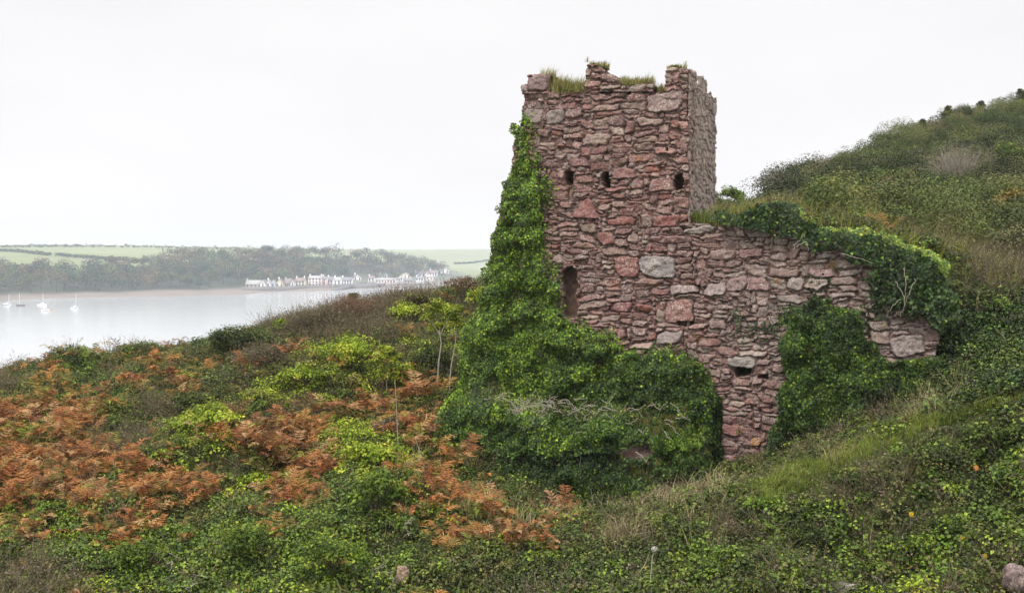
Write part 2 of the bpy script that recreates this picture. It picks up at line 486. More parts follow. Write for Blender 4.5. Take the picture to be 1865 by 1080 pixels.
def water_material():
    m, nt, out = new_mat('calm_grey_water')
    b = nd(nt, 'ShaderNodeBsdfPrincipled')
    b.inputs['Base Color'].default_value = (0.42, 0.44, 0.445, 1); b.inputs['Roughness'].default_value = 0.14; b.inputs['IOR'].default_value = 1.34
    tc = nd(nt, 'ShaderNodeTexCoord'); mp = nd(nt, 'ShaderNodeMapping'); mp.inputs['Scale'].default_value = (0.35, 1.0, 1)
    nt.links.new(tc.outputs['Object'], mp.inputs[0])
    n1 = noise(nt, 0.5, 6, 0.6, vec=mp.outputs[0])
    bp = nd(nt, 'ShaderNodeBump'); bp.inputs['Strength'].default_value = 0.12; bp.inputs['Distance'].default_value = 0.25
    nt.links.new(n1, bp.inputs['Height']); nt.links.new(bp.outputs[0], b.inputs['Normal'])
    nt.links.new(b.outputs[0], out.inputs[0])
    return m
WX0, WX1, WY0, WY1 = -1500, 1300, -45, 2150
tag(mesh_np('sea', [(WX0, WY0, 0), (WX1, WY0, 0), (WX1, WY1, 0), (WX0, WY1, 0)], [(0, 1, 2, 3)], water_material()),
    'pale calm estuary water', kind='structure')

far_ctl = [
    (-700, 575, 457), (-300, 561, 527), (0, 551, 593), (300, 541, 676), (450, 535.5, 733), (560, 531, 787), (640, 527.5, 835), (760, 520, 960), (860, 516, 1043), (1000, 513, 1116), (1400, 510, 1200),
    (0, 547, 620), (300, 538, 700), (450, 531, 762), (460, 523.5, 795), (573, 521.5, 825), (630, 518.5, 875), (700, 516, 913), (650, 510, 935), (738, 508, 972), (770, 505, 1005), (807, 498, 1055), (860, 495, 1110),
    (-300, 500, 690), (0, 498, 760), (150, 490, 800), (300, 486, 840), (450, 482, 880), (600, 478, 950), (700, 480, 1000), (800, 488, 1120),
    (0, 479, 850), (300, 476, 930), (450, 472, 1010), (560, 470, 1060), (700, 472, 1110),
    (-400, 452, 1150), (0, 452, 1150), (150, 451.5, 1160), (300, 453, 1200), (430, 456, 1250), (560, 458, 1300), (680, 459, 1500), (760, 457, 1600), (900, 457, 1600), (1200, 458, 1650),
    (850, 476, 1400), (860, 488, 1220), (1100, 480, 1400),
]
far_xyz = [(-1200, 1200, 40), (-1300, 700, 20), (-900, 2100, 34), (0, 2150, 34), (800, 2100, 36), (1200, 1500, 20), (1200, 1100, -2), (-900, 420, -6), (-500, 450, -5), (-250, 600, -5), (-50, 750, -5), (150, 950, -5), (500, 1100, -5)]
TFAR = TPS(np.vstack([ctl(far_ctl), np.array(far_xyz, float)]), 1e-5)
def HF(x, y):
    return np.clip(TFAR(x, y), -4, 46) + (fbm(np.asarray(x) / 60, np.asarray(y) / 60, 3) - 0.5) * 1.2
fx = np.arange(-1400, 1250, 12.0); fy = np.arange(380, 2130, 12.0)
FX, FY = np.meshgrid(fx, fy); FZ = HF(FX, FY)
HEDGES = [  # far hedge lines, px polyline at depth
    ('long dark hedge along the skyline above the green fields', [(-60, 447.5, 1150), (60, 447.3, 1155), (150, 446.8, 1165), (300, 448.5, 1200), (440, 451.5, 1245)], 3.6),
    ('hedge slanting down between the two pale green fields', [(104, 457.5, 1010), (150, 458.5, 985), (195, 461, 960), (232, 464.5, 935)], 3.2),
    ('short broken hedge at the left edge of the far fields', [(-40, 454, 1060), (20, 454.5, 1055), (60, 456.5, 1035), (90, 458.5, 1010)], 3.0),
    ('faint hedge crossing the pale hillside right of the wood', [(828, 482, 1290), (850, 478, 1330), (872, 474.5, 1390), (898, 471, 1440)], 1.8),
]
fpx, fpy = proj(np.stack([FX, FY, FZ], -1))
f_id = np.zeros(FX.shape)
shade = 0.85 + 0.3 * fbm(FX / 180, FY / 180, 21)
fc = np.array([0.19, 0.215, 0.085])[None, None] * shade[..., None]
up_ = (fpy < 457 + (fpx - 100) * 0.06) & (FX < -150)
fc = np.where(up_[..., None], np.array([0.21, 0.235, 0.11]) * shade[..., None], fc)
rt = FX > (-0.14 * FY + 60)
fc = np.where(rt[..., None] & (FY > 1150)[..., None], np.array([0.22, 0.235, 0.125]) * shade[..., None], fc)
wd = inpoly(fpx, fpy, [(-400, 556), (-400, 503), (0, 500), (225, 497), (300, 480), (450, 472), (560, 469), (650, 472), (760, 484), (825, 494), (830, 500), (640, 512), (450, 530), (300, 540), (0, 551)])[..., None]
fc = np.where(wd, np.array([0.075, 0.085, 0.045]), fc)
vl = inpoly(fpx, fpy, [(440, 532), (500, 520), (640, 505), (760, 497), (835, 494), (870, 505), (760, 522), (640, 529)])[..., None]
fc = np.where(vl, np.array([0.12, 0.13, 0.085]), fc)
mud = sstep(3.2, 1.6, FZ)[..., None]
fc = fc * (1 - mud) + np.array([0.19, 0.16, 0.13]) * mud
m_far, nt, out = new_mat('far_fields')
b = nd(nt, 'ShaderNodeBsdfPrincipled'); b.inputs['Roughness'].default_value = 1
at = nd(nt, 'ShaderNodeAttribute', attribute_name='tint')
nt.links.new(mixc(nt, 1.0, at.outputs['Color'], ramp(nt, noise(nt, 0.05, 5), 0.3, 0.7, (0.85, 0.85, 0.85, 1), (1.15, 1.15, 1.15, 1)), 'MULTIPLY'), b.inputs['Base Color'])
nt.links.new(b.outputs[0], out.inputs[0])
fny, fnx = FX.shape; fi = np.arange(fny * fnx).reshape(fny, fnx)
tag(mesh_np('hills', np.stack([FX, FY, FZ], -1).reshape(-1, 3), np.stack([fi[:-1, :-1], fi[:-1, 1:], fi[1:, 1:], fi[1:, :-1]], -1).reshape(-1, 4), m_far, fc.reshape(-1, 3), smooth=True),
    'low green farmland hills and mud shore across the water', kind='structure')

for lab, pl, hh in HEDGES:
    bf = Buf()
    pts = np.array([P(a, b_, c) for a, b_, c in pl])
    seg = np.linspace(0, len(pts) - 1, 26 * len(pts))
    q = np.stack([np.interp(seg, np.arange(len(pts)), pts[:, k]) for k in range(3)], -1)
    q[:, 2] = HF(q[:, 0], q[:, 1]) + hh * 0.3
    q[:, :2] += RNG.normal(size=(len(q), 2)) * 0.8
    clumps(bf, q, hh * (0.6 + 0.5 * RNG.random(len(q))), 34, 1.1, DG, 0.9, 3)
    lc_ = tuple(pts[0])
    tag(bf.build('hedge', M_FAR, None, lc_), lab, 'hedge', 'hedges on the far fields')

# the far wood: one mass of tree crowns
WOODP = [((0.10, 0.13, 0.04), 4), ((0.13, 0.15, 0.05), 3), ((0.16, 0.14, 0.06), 2), ((0.06, 0.075, 0.03), 2)]
wb = Buf(); wood_poly = [(-260, 553), (-260, 506), (0, 503), (120, 501), (225, 500), (250, 493), (300, 484), (370, 478), (450, 475), (560, 472), (650, 475), (700, 479), (760, 487), (818, 496), (800, 499), (700, 504), (640, 508), (560, 514), (500, 519), (447, 526), (440, 532), (300, 536), (0, 547)]
xs = np.arange(-560, 20, 10.5); ys = np.arange(560, 1180, 11.0)
WX, WY = np.meshgrid(xs, ys); WX = (WX + RNG.normal(size=WX.shape) * 2.6).ravel(); WY = (WY + RNG.normal(size=WY.shape) * 2.6).ravel()
WZ = HF(WX, WY); a, b_ = proj(np.stack([WX, WY, WZ], -1))
k = inpoly(a, b_, wood_poly) & (WZ > 2.4)
TC = np.stack([WX, WY, WZ], -1)[k]
tr = 5.2 + 4.0 * RNG.random(len(TC)); th = 7.5 + 5.0 * RNG.random(len(TC))
tone = RNG.random(len(TC))
for lo, hi, pal in ((0, .45, WOODP), (.45, .72, [((0.17, 0.15, 0.06), 3), ((0.13, 0.11, 0.05), 2), ((0.19, 0.13, 0.07), 2)]), (.72, 1.01, [((0.06, 0.10, 0.05), 3), ((0.09, 0.14, 0.05), 3), ((0.04, 0.06, 0.035), 2)])):
    s = (tone >= lo) & (tone < hi)
    c = TC[s].copy(); c[:, 2] += th[s] - tr[s] * 0.75
    clumps(wb, c, tr[s] * 1.15, 380, 1.05, pal, 0.95, 9)
    for p_, h_ in zip(TC[s], th[s]):
        wb.tube([p_ - [0, 0, .5], p_ + [0.2, 0, h_ * .55]], 0.35, 0.2, (0.12, 0.10, 0.08), 4)
tag(wb.build('woodland', M_FAR), 'hazy wood of rounded crowns covering the far shore', 'wood', kind='stuff')
NWOOD = len(TC)

# ------------------------------------------------------------------ village
def box_arr(x0, x1, y0, y1, z0, z1):
    v = np.array([(x, y, z) for z in (z0, z1) for y in (y0, y1) for x in (x0, x1)], float)
    q = np.array([(0, 2, 3, 1), (4, 5, 7, 6), (0, 1, 5, 4), (2, 6, 7, 3), (0, 4, 6, 2), (1, 3, 7, 5)])
    return v, q
class Solid:
    def __init__(self): self.v = []; self.q = []; self.t = []; self.n = 0
    def add(self, v, q=None, t=None):
        v = np.asarray(v, float)
        if q is not None: self.q.append(np.asarray(q) + self.n)
        if t is not None: self.t.append(np.asarray(t) + self.n)
        self.v.append(v); self.n += len(v); return self
    def box(self, *a): return self.add(*box_arr(*a))
    def build(self, name, mat, parent=None, rot=None):
        o = mesh_np(name, np.concatenate(self.v), np.concatenate(self.q) if self.q else None, mat, None, parent, (0, 0, 0), tris=np.concatenate(self.t) if self.t else None)
        return o
MW = {k: plain('render_' + k, c, 0.8, 0.06, 0.6) for k, c in dict(white=(0.8, 0.8, 0.78), cream=(0.72, 0.68, 0.52), pink=(0.72, 0.5, 0.46), blush=(0.78, 0.68, 0.64), stone=(0.45, 0.41, 0.34), blue=(0.6, 0.68, 0.76)).items()}
MR = {k: plain('slate_' + k, c, 0.7, 0.15, 0.8) for k, c in dict(grey=(0.22, 0.22, 0.24), dark=(0.13, 0.13, 0.15), brown=(0.26, 0.2, 0.18), pale=(0.4, 0.39, 0.38)).items()}
M_PANE = plain('window_glass', (0.06, 0.07, 0.09), 0.2, 0.1, 1)

def house(px, py, d, wpx, hpx, label, wall='white', roof='grey', gable=False, roofk=0.35, chim=2, floors=2, nwin=3, turn=0.0, dep=7.0):
    base = P(px, py, d); w = wpx * d / FPX; h = hpx * d / FPX
    e = h * (1 - roofk); rh = h * roofk
    root = empty('house', tuple(base), label, 'house', 'village houses on the far shore')
    root.rotation_euler = (0, 0, turn)
    x0, x1, y0, y1 = -w / 2, w / 2, 0.0, dep
    s = Solid().box(x0, x1, y0, y1, -2.0, e)
    ov = 0.35; tk = 0.22
    r = Solid()
    if gable:
        s.add([(x0, y0, e), (x1, y0, e), (0, y0, e + rh), (x0, y1, e), (x1, y1, e), (0, y1, e + rh)], None, [(0, 1, 2), (3, 5, 4)])
        for sg in (-1, 1):
            xe = sg * (w / 2 + ov); ze = e - ov * rh / (w / 2)
            v = [(0, y0 - ov, e + rh), (xe, y0 - ov, ze), (xe, y1 + ov, ze), (0, y1 + ov, e + rh)]
            r.add(v + [(a, b_, c + tk) for a, b_, c in v], [(0, 1, 2, 3), (4, 5, 6, 7), (0, 1, 5, 4), (1, 2, 6, 5), (2, 3, 7, 6)])
    else:
        ym = (y0 + y1) / 2
        s.add([(x0, y0, e), (x0, y1, e), (x0, ym, e + rh), (x1, y0, e), (x1, y1, e), (x1, ym, e + rh)], None, [(0, 1, 2), (3, 5, 4)])
        for yy in (y0, y1):
            sg = -1 if yy == y0 else 1
            ye = yy + sg * ov; ze = e - ov * rh / (dep / 2)
            v = [(x0 - .15, ym, e + rh), (x0 - .15, ye, ze), (x1 + .15, ye, ze), (x1 + .15, ym, e + rh)]
            r.add(v + [(a, b_, c + tk) for a, b_, c in v], [(0, 1, 2, 3), (4, 5, 6, 7), (0, 1, 5, 4), (1, 2, 6, 5), (2, 3, 7, 6)])
    s.build('wall', MW[wall], root)
    ro = r.build('roof', MR[roof], root)
    for c in range(chim):
        cx = (x0 + 0.6 if c == 0 else x1 - 0.6) if not gable else (x0 * 0.35 if c == 0 else x1 * 0.35)
        cyy = (y0 + y1) / 2
        Solid().box(cx - .5, cx + .5, cyy - .4, cyy + .4, e + rh * 0.5, e + rh + 1.3).box(cx - .2, cx + .2, cyy - .2, cyy + .2, e + rh + 1.3, e + rh + 1.7).build('chimney', MW[wall], ro)
    for f in range(floors):
        zc = e * (f + 0.5) / floors
        for i in range(nwin):
            xc = x0 + w * (i + 0.5) / nwin
            if f == 0 and i == nwin // 2:
                Solid().box(xc - .5, xc + .5, -0.06, 0.08, 0.0, 2.1).build('door', MR['dark'], root)
            else:
                Solid().box(xc - .55, xc + .55, -0.05, 0.08, zc - .6, zc + .75).build('window', M_PANE, root)
    return root

house(465, 524, 795, 36, 13, 'long low stone coloured cottage at the left end of the waterfront', 'stone', 'pale', False, .5, 1, 1, 5)
house(478.5, 523, 792, 10, 13, 'narrow white gable end adjoining the stone coloured cottage', 'white', 'grey', True, .5, 0, 2, 1)
house(488.5, 523, 796, 9, 12.5, 'small white house with steep gable, left one of the twin gables', 'white', 'pale', True, .5, 1, 2, 1)
house(497, 522.5, 798, 8, 12, 'bluish white gabled house, right one of the twin gables', 'blue', 'pale', True, .5, 0, 2, 1)
house(509, 521.5, 802, 14, 13, 'cream house with a steep pointed gable and yellowish front', 'cream', 'brown', True, .62, 1, 1, 2)
house(524, 521, 808, 13, 13, 'grey roofed long house between cream gable and white gable', 'stone', 'brown', False, .6, 1, 1, 3)
house(532.5, 521, 806, 7, 11, 'narrow white gabled house with a dark upper window', 'white', 'brown', True, .4, 0, 2, 1)
house(546, 520.5, 815, 17, 14, 'pale yellow house with tall chimneys at both ends', 'cream', 'brown', False, .42, 2, 2, 3)
house(573.5, 521, 823, 24, 18, 'tall broad pinkish white inn, largest house on the waterfront', 'blush', 'pale', False, .2, 2, 3, 4, dep=9)
house(590.5, 521, 825, 9, 17, 'narrow pink house attached to the tall inn', 'pink', 'grey', False, .25, 1, 3, 1, dep=9)
house(601, 520.5, 832, 11, 16, 'white house with grey roof and dark windows beside pink house', 'white', 'grey', False, .38, 1, 2, 2)
house(614, 519.5, 845, 13, 14, 'white terraced house with pale roof in the middle of the row', 'white', 'pale', False, .4, 1, 2, 2)
house(631, 518.5, 862, 19, 13, 'wide white terraced house at the right end of the row', 'white', 'grey', False, .4, 1, 2, 4)
house(632, 507, 955, 9, 8, 'small white upper house behind the right end of the row', 'white', 'pale', True, .5, 0, 1, 1)
house(651, 511, 930, 15, 11, 'white upper house with a slanting gable above the slipway', 'white', 'grey', True, .5, 1, 2, 2, 0.4)
house(665, 506.5, 965, 11, 11, 'pale pink gabled house standing higher behind the slipway', 'blush', 'brown', True, .5, 1, 2, 1, -0.4)
house(683, 506, 975, 12, 8, 'grey roofed house low against the trees behind the quay', 'stone', 'grey', False, .5, 1, 1, 2)
house(702, 516, 913, 37, 9, 'long low whitish building on the quay', 'blush', 'pale', False, .3, 0, 1, 7, dep=8)
house(702.5, 508, 960, 5, 10, 'slender white gable rising behind the long low building', 'white', 'grey', True, .3, 0, 2, 1)
house(612, 508.5, 935, 10, 9, 'grey cottage tucked behind the white terrace, below the wood', 'stone', 'grey', False, .5, 1, 1, 2)
house(643, 504.5, 985, 8, 7.5, 'tiny white house highest above the slipway', 'white', 'grey', False, .45, 1, 1, 2)
house(676, 512, 928, 11, 9, 'white house with brown roof just left of the long quay building', 'white', 'brown', False, .45, 1, 2, 2)
house(693, 509, 955, 9, 9, 'cream gabled house left of the slender white gable', 'cream', 'grey', True, .45, 1, 2, 1)
house(727, 511.5, 935, 12, 8, 'low white house right of the long quay building', 'white', 'pale', False, .4, 1, 1, 3)
house(744, 514.5, 912, 16, 7, 'long grey roofed boathouse on the quay at the far right', 'stone', 'grey', False, .5, 0, 1, 3)
house(764, 511.5, 945, 14, 7.5, 'white cottage below the upper terrace', 'white', 'grey', False, .45, 1, 1, 3)
house(782, 509, 970, 13, 8, 'blush cottage below the right end of upper terrace', 'blush', 'pale', False, .45, 1, 1, 2)
house(718, 504, 1000, 14, 8, 'pale blue white house half hidden by the round dark tree', 'blue', 'pale', False, .4, 1, 2, 2)
house(738, 508, 972, 20, 11, 'cream house with a broad gable between two dark trees', 'cream', 'pale', True, .4, 0, 2, 3)
house(762, 504.5, 1005, 13, 9, 'white house at the left end of the upper terrace', 'white', 'grey', False, .4, 1, 2, 2)
house(775, 504, 1012, 13, 9.5, 'blush coloured house in the middle of the upper terrace', 'blush', 'brown', False, .45, 1, 2, 2)
house(789, 503, 1022, 14, 10, 'white house with pinkish roof at the right end of upper terrace', 'white', 'brown', False, .45, 1, 2, 3)
house(801, 497.5, 1052, 10, 8, 'white gabled house next to highest villa of village', 'white', 'pale', True, .5, 0, 2, 1)
house(811, 498, 1058, 13, 10.5, 'big white villa standing highest at the right end of village', 'white', 'pale', True, .4, 1, 2, 2)

for px_, py_, d_, rp, lab in ((719, 513, 925, 9.5, 'round dark tree in front of pale blue house in the village'), (752, 508.5, 960, 6, 'smaller dark tree right of the cream house with broad gable')):
    p_ = P(px_, py_, d_); r_ = rp * d_ / FPX
    root = empty('tree', tuple(p_), lab, 'tree', 'trees among the village houses')
    bf = Buf(); clumps(bf, np.array([p_ + [0, 0, r_ * 0.9]]), r_ * 1.3, 700, 0.8, DG, 0.9, 9); bf.build('crown', M_FAR, root, tuple(p_))
    bf = Buf(); bf.tube([p_, p_ + [0, 0, r_]], .4, .25, (.1, .08, .06)); bf.build('trunk', M_BARK, root, tuple(p_))

# sea wall and slipway
M_QUAY = plain('quay_stone', (0.22, 0.20, 0.19), 0.9, 0.2, 0.3)
def wall_strip(name, pl, hh, th_, lab, cat, mat):
    pts = np.array([P(*p_) for p_ in pl]); s = Solid()
    for a, b_ in zip(pts[:-1], pts[1:]):
        t = norm((b_ - a)[:2]); n2 = np.array([-t[1], t[0], 0]) * th_
        v = []
        for p_ in (a, b_):
            for n_ in (0, 1):
                for z_ in (-1.5, hh): v.append(p_ + n2 * n_ + [0, 0, z_])
        s.add(v, [(0, 4, 5, 1), (2, 3, 7, 6), (1, 5, 7, 3), (0, 1, 3, 2), (4, 6, 7, 5)])
    return tag(s.build(name, mat), lab, cat)
wall_strip('sea_wall', [(440, 525.8, 772), (500, 524.8, 782), (560, 523.2, 808), (640, 520.8, 852), (700, 518.5, 890)], 1.3, 1.0, 'grey sea wall below the waterfront houses', 'sea wall', M_QUAY)
wall_strip('slipway', [(611, 530, 805), (624, 525.5, 822), (640, 520.5, 848), (668, 515, 885)], 0.7, 3.0, 'dark slipway ramp running down into the water', 'slipway', plain('slipway_concrete', (0.16, 0.15, 0.15), 0.9, 0.2, 0.3))
pp = P(731, 518, 900); root = empty('street_lamp', tuple(pp), 'thin lamp post with a short arm on the quay', 'street lamp')
Solid().box(-.09, .09, -.09, .09, 0, 5.2).build('post', M_QUAY, root); Solid().box(-1.3, 1.3, -.1, .1, 5.0, 5.25).build('arm', M_QUAY, root)

# ------------------------------------------------------------------ boats
MH = dict(white=plain('gelcoat_white', (0.8, 0.8, 0.8), 0.3, 0.03), dark=plain('hull_dark', (0.07, 0.05, 0.05), 0.4, 0.1), orange=plain('hull_orange', (0.6, 0.25, 0.15), 0.5, 0.1), grey=plain('hull_grey', (0.35, 0.36, 0.38), 0.5, 0.1))
M_SPAR = plain('spar_alloy', (0.75, 0.75, 0.78), 0.35, 0.03); M_SAIL = plain('furled_sail', (0.3, 0.34, 0.45), 0.9, 0.1)
def hull(L, B, Hh):
    s = Solid(); n = 9; v = []
    for i in range(n):
        f = i / (n - 1); x = -L / 2 + L * f
        wd = B / 2 * (0.72 + 0.28 * math.sin(min(1, f * 2.2) * math.pi / 2)) * (1 - max(0, (f - .45) / .55) ** 2.2)
        z = Hh * (1 + 0.25 * f * f)
        v += [(x, -wd, z), (x * 0.93, -wd * 0.65, -0.15), (x * 0.93, wd * 0.65, -0.15), (x, wd, z)]
    q = []
    for i in range(n - 1):
        for j in range(4):
            q.append((i * 4 + j, (i + 1) * 4 + j, (i + 1) * 4 + (j + 1) % 4, i * 4 + (j + 1) % 4))
    q += [(0, 1, 2, 3), ((n - 1) * 4 + 3, (n - 1) * 4 + 2, (n - 1) * 4 + 1, (n - 1) * 4)]
    return s.add(v, q)
def boat(px, py, L, label, col='white', mast=0.0, rot=0.0, cabin=True, lean=0.0, cat='sailing boat', name='sailing_boat', hh=0.75):
    L *= .78; mast *= .86; hh *= .8; d = 48000.0 / (py - HOR); b0 = P(px, py, d); b0[2] = 0
    root = empty(name, tuple(b0), label, cat, 'boats moored on the estuary'); root.rotation_euler = (0, lean, rot)
    B = L * 0.3
    hull(L, B, hh).build('hull', MH[col], root)
    if cabin:
        v, q = box_arr(-L * .18, L * .2, -B * .28, B * .28, hh, hh + 0.75)
        v[4:, 0] *= 0.75; v[4:, 1] *= 0.85
        Solid().add(v, q).build('cabin', MH['white'], root)
        Solid().box(-L * .1, L * .1, -B * .3, B * .3, hh + .25, hh + .5).build('window', M_PANE, root)
    if mast:
        bf = Buf(); bf.tube([(L * .08, 0, hh), (L * .08, 0, mast)], .11, .07, (.8, .8, .8)); bf.build('mast', M_SPAR, root)
        bf = Buf(); bf.tube([(L * .08, 0, hh + 1.5), (-L * .36, 0, hh + 1.45)], .07, .06, (.8, .8, .8)); bm_ = bf.build('boom', M_SPAR, root)
        bf = Buf(); bf.tube([(L * .06, 0, hh + 1.66), (-L * .1, 0, hh + 1.7), (-L * .34, 0, hh + 1.6)], .2, .1, (.4, .4, .5), 7); bf.build('furled_sail', M_SAIL, bm_)
    return root
boat(14, 556, 6.5, 'white sailing boat with leaning mast, left of the dark hulled boat', 'white', 6.8, 1.2, lean=0.12)
boat(37, 557.5, 6.0, 'dark hulled boat with a short mast among the moored boats', 'dark', 7.4, 3.0, cabin=False)
boat(77, 556.5, 6.2, 'white sailing boat moored behind the white motor cruiser', 'white', 7.4, 0.1)
boat(83, 567, 5.2, 'white motor cruiser with tall wheelhouse beside orange dinghy', 'white', 0, 0.9, cat='motor boat', name='motor_boat', hh=0.9)
boat(91.5, 565.5, 2.6, 'small orange dinghy next to white motor cruiser', 'orange', 0, 0.3, cabin=False, cat='dinghy', name='dinghy', hh=0.45)
boat(137, 562, 6.5, 'white sailing boat moored alone, rightmost of the masted boats', 'white', 8.2, 1.25, lean=0.03)
boat(1.5, 558, 3.0, 'small grey tender at the left edge of the water', 'grey', 0, 0.2, cabin=False, cat='dinghy', name='dinghy', hh=0.5)
boat(566, 538, 4.4, 'little grey open boat below the tall pinkish inn', 'grey', 0, 0.2, cabin=False, cat='rowing boat', name='rowing_boat', hh=0.6)

# ------------------------------------------------------------------ MASONRY
TRI = None
class Packing:
    def __init__(self, u0, u1, v0, v1, g=0.05, seed=3, forced=()):
        self.u0, self.v0, self.g = u0, v0, g
        nc = int((u1 - u0) / g); nr = int((v1 - v0) / g)
        G = -np.ones((nr, nc), int); rects = []; cols = []
        rnd = random.Random(seed)
        for (a, b_, c, d_, col) in forced:
            c0 = max(0, int(round((a - u0) / g))); c1 = max(c0 + 1, int(round((b_ - u0) / g))); r0 = max(0, int(round((c - v0) / g))); r1 = max(r0 + 1, int(round((d_ - v0) / g)))
            G[r0:r1, c0:c1] = len(rects); rects.append((c0, c1, r0, r1)); cols.append(col)
        for r in range(nr):
            c = 0
            while c < nc:
                if G[r, c] >= 0: c += 1; continue
                t = rnd.random()
                if t < 0.06: w, h = rnd.randint(12, 20), rnd.randint(5, 8)
                elif t < 0.38: w, h = rnd.randint(9, 18), rnd.randint(3, 5)
                elif t < 0.60: w, h = rnd.randint(6, 13), rnd.randint(2, 3)
                elif t < 0.86: w, h = rnd.randint(5, 16), 1
                else: w, h = rnd.randint(2, 5), rnd.randint(1, 3)
                run = 0
                while c + run < nc and G[r, c + run] < 0 and run < w + 2: run += 1
                if run <= w + 1: w = run if run < w + 2 and run - w < 2 else w
                w = min(w, run)
                if w == 1: h = min(h, 3)
                hh = 1
                while hh < h and r + hh < nr and (G[r + hh, c:c + w] < 0).all(): hh += 1
                G[r:r + hh, c:c + w] = len(rects); rects.append((c, c + w, r, r + hh)); cols.append(None); c += w
        R = np.array(rects, float)
        self.G = G
        self.cu = u0 + (R[:, 0] + R[:, 1]) / 2 * g; self.cv = v0 + (R[:, 2] + R[:, 3]) / 2 * g
        self.hw = (R[:, 1] - R[:, 0]) / 2 * g; self.hh = (R[:, 3] - R[:, 2]) / 2 * g
        n = len(R); rg = np.random.default_rng(seed)
        self.p = 3.2 + 7.0 * rg.random(n); self.skx = rg.normal(size=n) * 0.26; self.sky = rg.normal(size=n) * 0.16; self.tap = rg.normal(size=n) * 0.22; self.tap2 = rg.normal(size=n) * 0.2
        self.dep = rg.normal(size=n) * 0.024; self.tx = rg.normal(size=n) * 0.018; self.ty = rg.normal(size=n) * 0.018 - 0.006
        pal = np.array([(0.24, 0.125, 0.115), (0.27, 0.155, 0.14), (0.20, 0.115, 0.11), (0.27, 0.195, 0.175), (0.25, 0.215, 0.18), (0.32, 0.26, 0.23), (0.27, 0.115, 0.09), (0.37, 0.32, 0.28)])
        w = np.array([5, 5.5, 4, 3.5, 1.2, 1.2, 1.2, 0.8]); w /= w.sum()
        self.col = pal[rg.choice(len(pal), n, p=w)] * (0.75 + 0.5 * rg.random((n, 1))) * np.array([0.765, 0.64, 0.59])
        gk = (np.clip(self.cu / 1.8 + .1, 0, 1) * np.clip((self.cv - 20.8) / 1.2, 0, 1) * .5)[:, None]
        self.col = self.col * (1 - gk) + np.array([0.27, 0.235, 0.205]) * (.75 + .5 * rg.random((n, 1))) * gk
        for i, c in enumerate(cols):
            if c is not None: self.col[i] = np.array(c) * .78; self.p[i] = 5.0; self.skx[i] *= .4; self.tap[i] *= .5; self.tap2[i] *= .5; self.dep[i] = 0.02
        self.lich = 0.35 + 0.65 * rg.random(n)
        tri = np.argmin((self.cu - TRI[0]) ** 2 + (self.cv - TRI[1]) ** 2) if TRI else None
        if tri is not None: self.tap[tri] = 1.3; self.p[tri] = 9; self.skx[tri] = 0; self.sky[tri] = 0

    def sample(self, u, v):
        uu = u + (fbm(u * 2.2, v * 2.2, 31) - 0.5) * 0.16 + (vn(u * 9, v * 9, 33) - 0.5) * 0.045 + (vn(u * 23, v * 23, 34) - 0.5) * 0.02
        vv = v + (fbm(u * 1.4, v * 2.6, 35) - 0.5) * 0.16 + (vn(u * 9, v * 9, 37) - 0.5) * 0.04 + (vn(u * 23, v * 23, 38) - 0.5) * 0.02
        c = np.clip(((uu - self.u0) / self.g).astype(int), 0, self.G.shape[1] - 1)
        r = np.clip(((vv - self.v0) / self.g).astype(int), 0, self.G.shape[0] - 1)
        i = self.G[r, c]
        x = (uu - self.cu[i]) / self.hw[i]; y = (vv - self.cv[i]) / self.hh[i]
        x2 = (x + self.skx[i] * y) * (1 + np.abs(self.tap[i]) * .3 + self.tap[i] * y * .6); y2 = (y + self.sky[i] * x) * (1 + np.abs(self.tap2[i]) * .25 + self.tap2[i] * x * .6)
        rr = (np.abs(x2) ** self.p[i] + np.abs(y2) ** self.p[i]) ** (1 / self.p[i])
        mn = np.minimum(self.hw[i], self.hh[i])
        d = (1 - rr) * mn - 0.004
        prof = np.clip(d / np.minimum(0.028, mn * 0.8), 0, 1) ** 0.4
        st = sstep(0.0, 0.006, d)
        rgh = (fbm(u * 13, v * 13, 41, 4) - 0.5) * 0.05 + np.abs(fbm(u * 6 + self.dep[i] * 300, v * 6, 47, 2) - 0.5) * 0.07
        rgh = rgh + (np.floor(fbm(u * 5 + self.tx[i] * 500, v * 7, 44, 2) * 5) / 5 - .5) * 0.035
        hs = self.dep[i] + self.tx[i] * x + self.ty[i] * y + 0.02 * prof + rgh * prof - 0.01
        hm = -0.042 + (fbm(u * 14, v * 18, 51, 3) - 0.5) * 0.09
        h = np.where(st > 0.02, hm + (hs - hm) * np.clip(prof * 1.3, 0, 1), hm)
        col = self.col[i]; chip = sstep(0.5, 0.62, vn(u * 19, v * 26, 58))[..., None]; mort = np.array([0.13, 0.08, 0.066]) * (0.5 + 0.8 * vn(u * 13, v * 13, 57))[..., None] * (1 - chip) + chip * np.array([0.27, 0.20, 0.18])
        s3 = st[..., None]
        return i, h, col * s3 + mort * (1 - s3), st * self.lich[i]

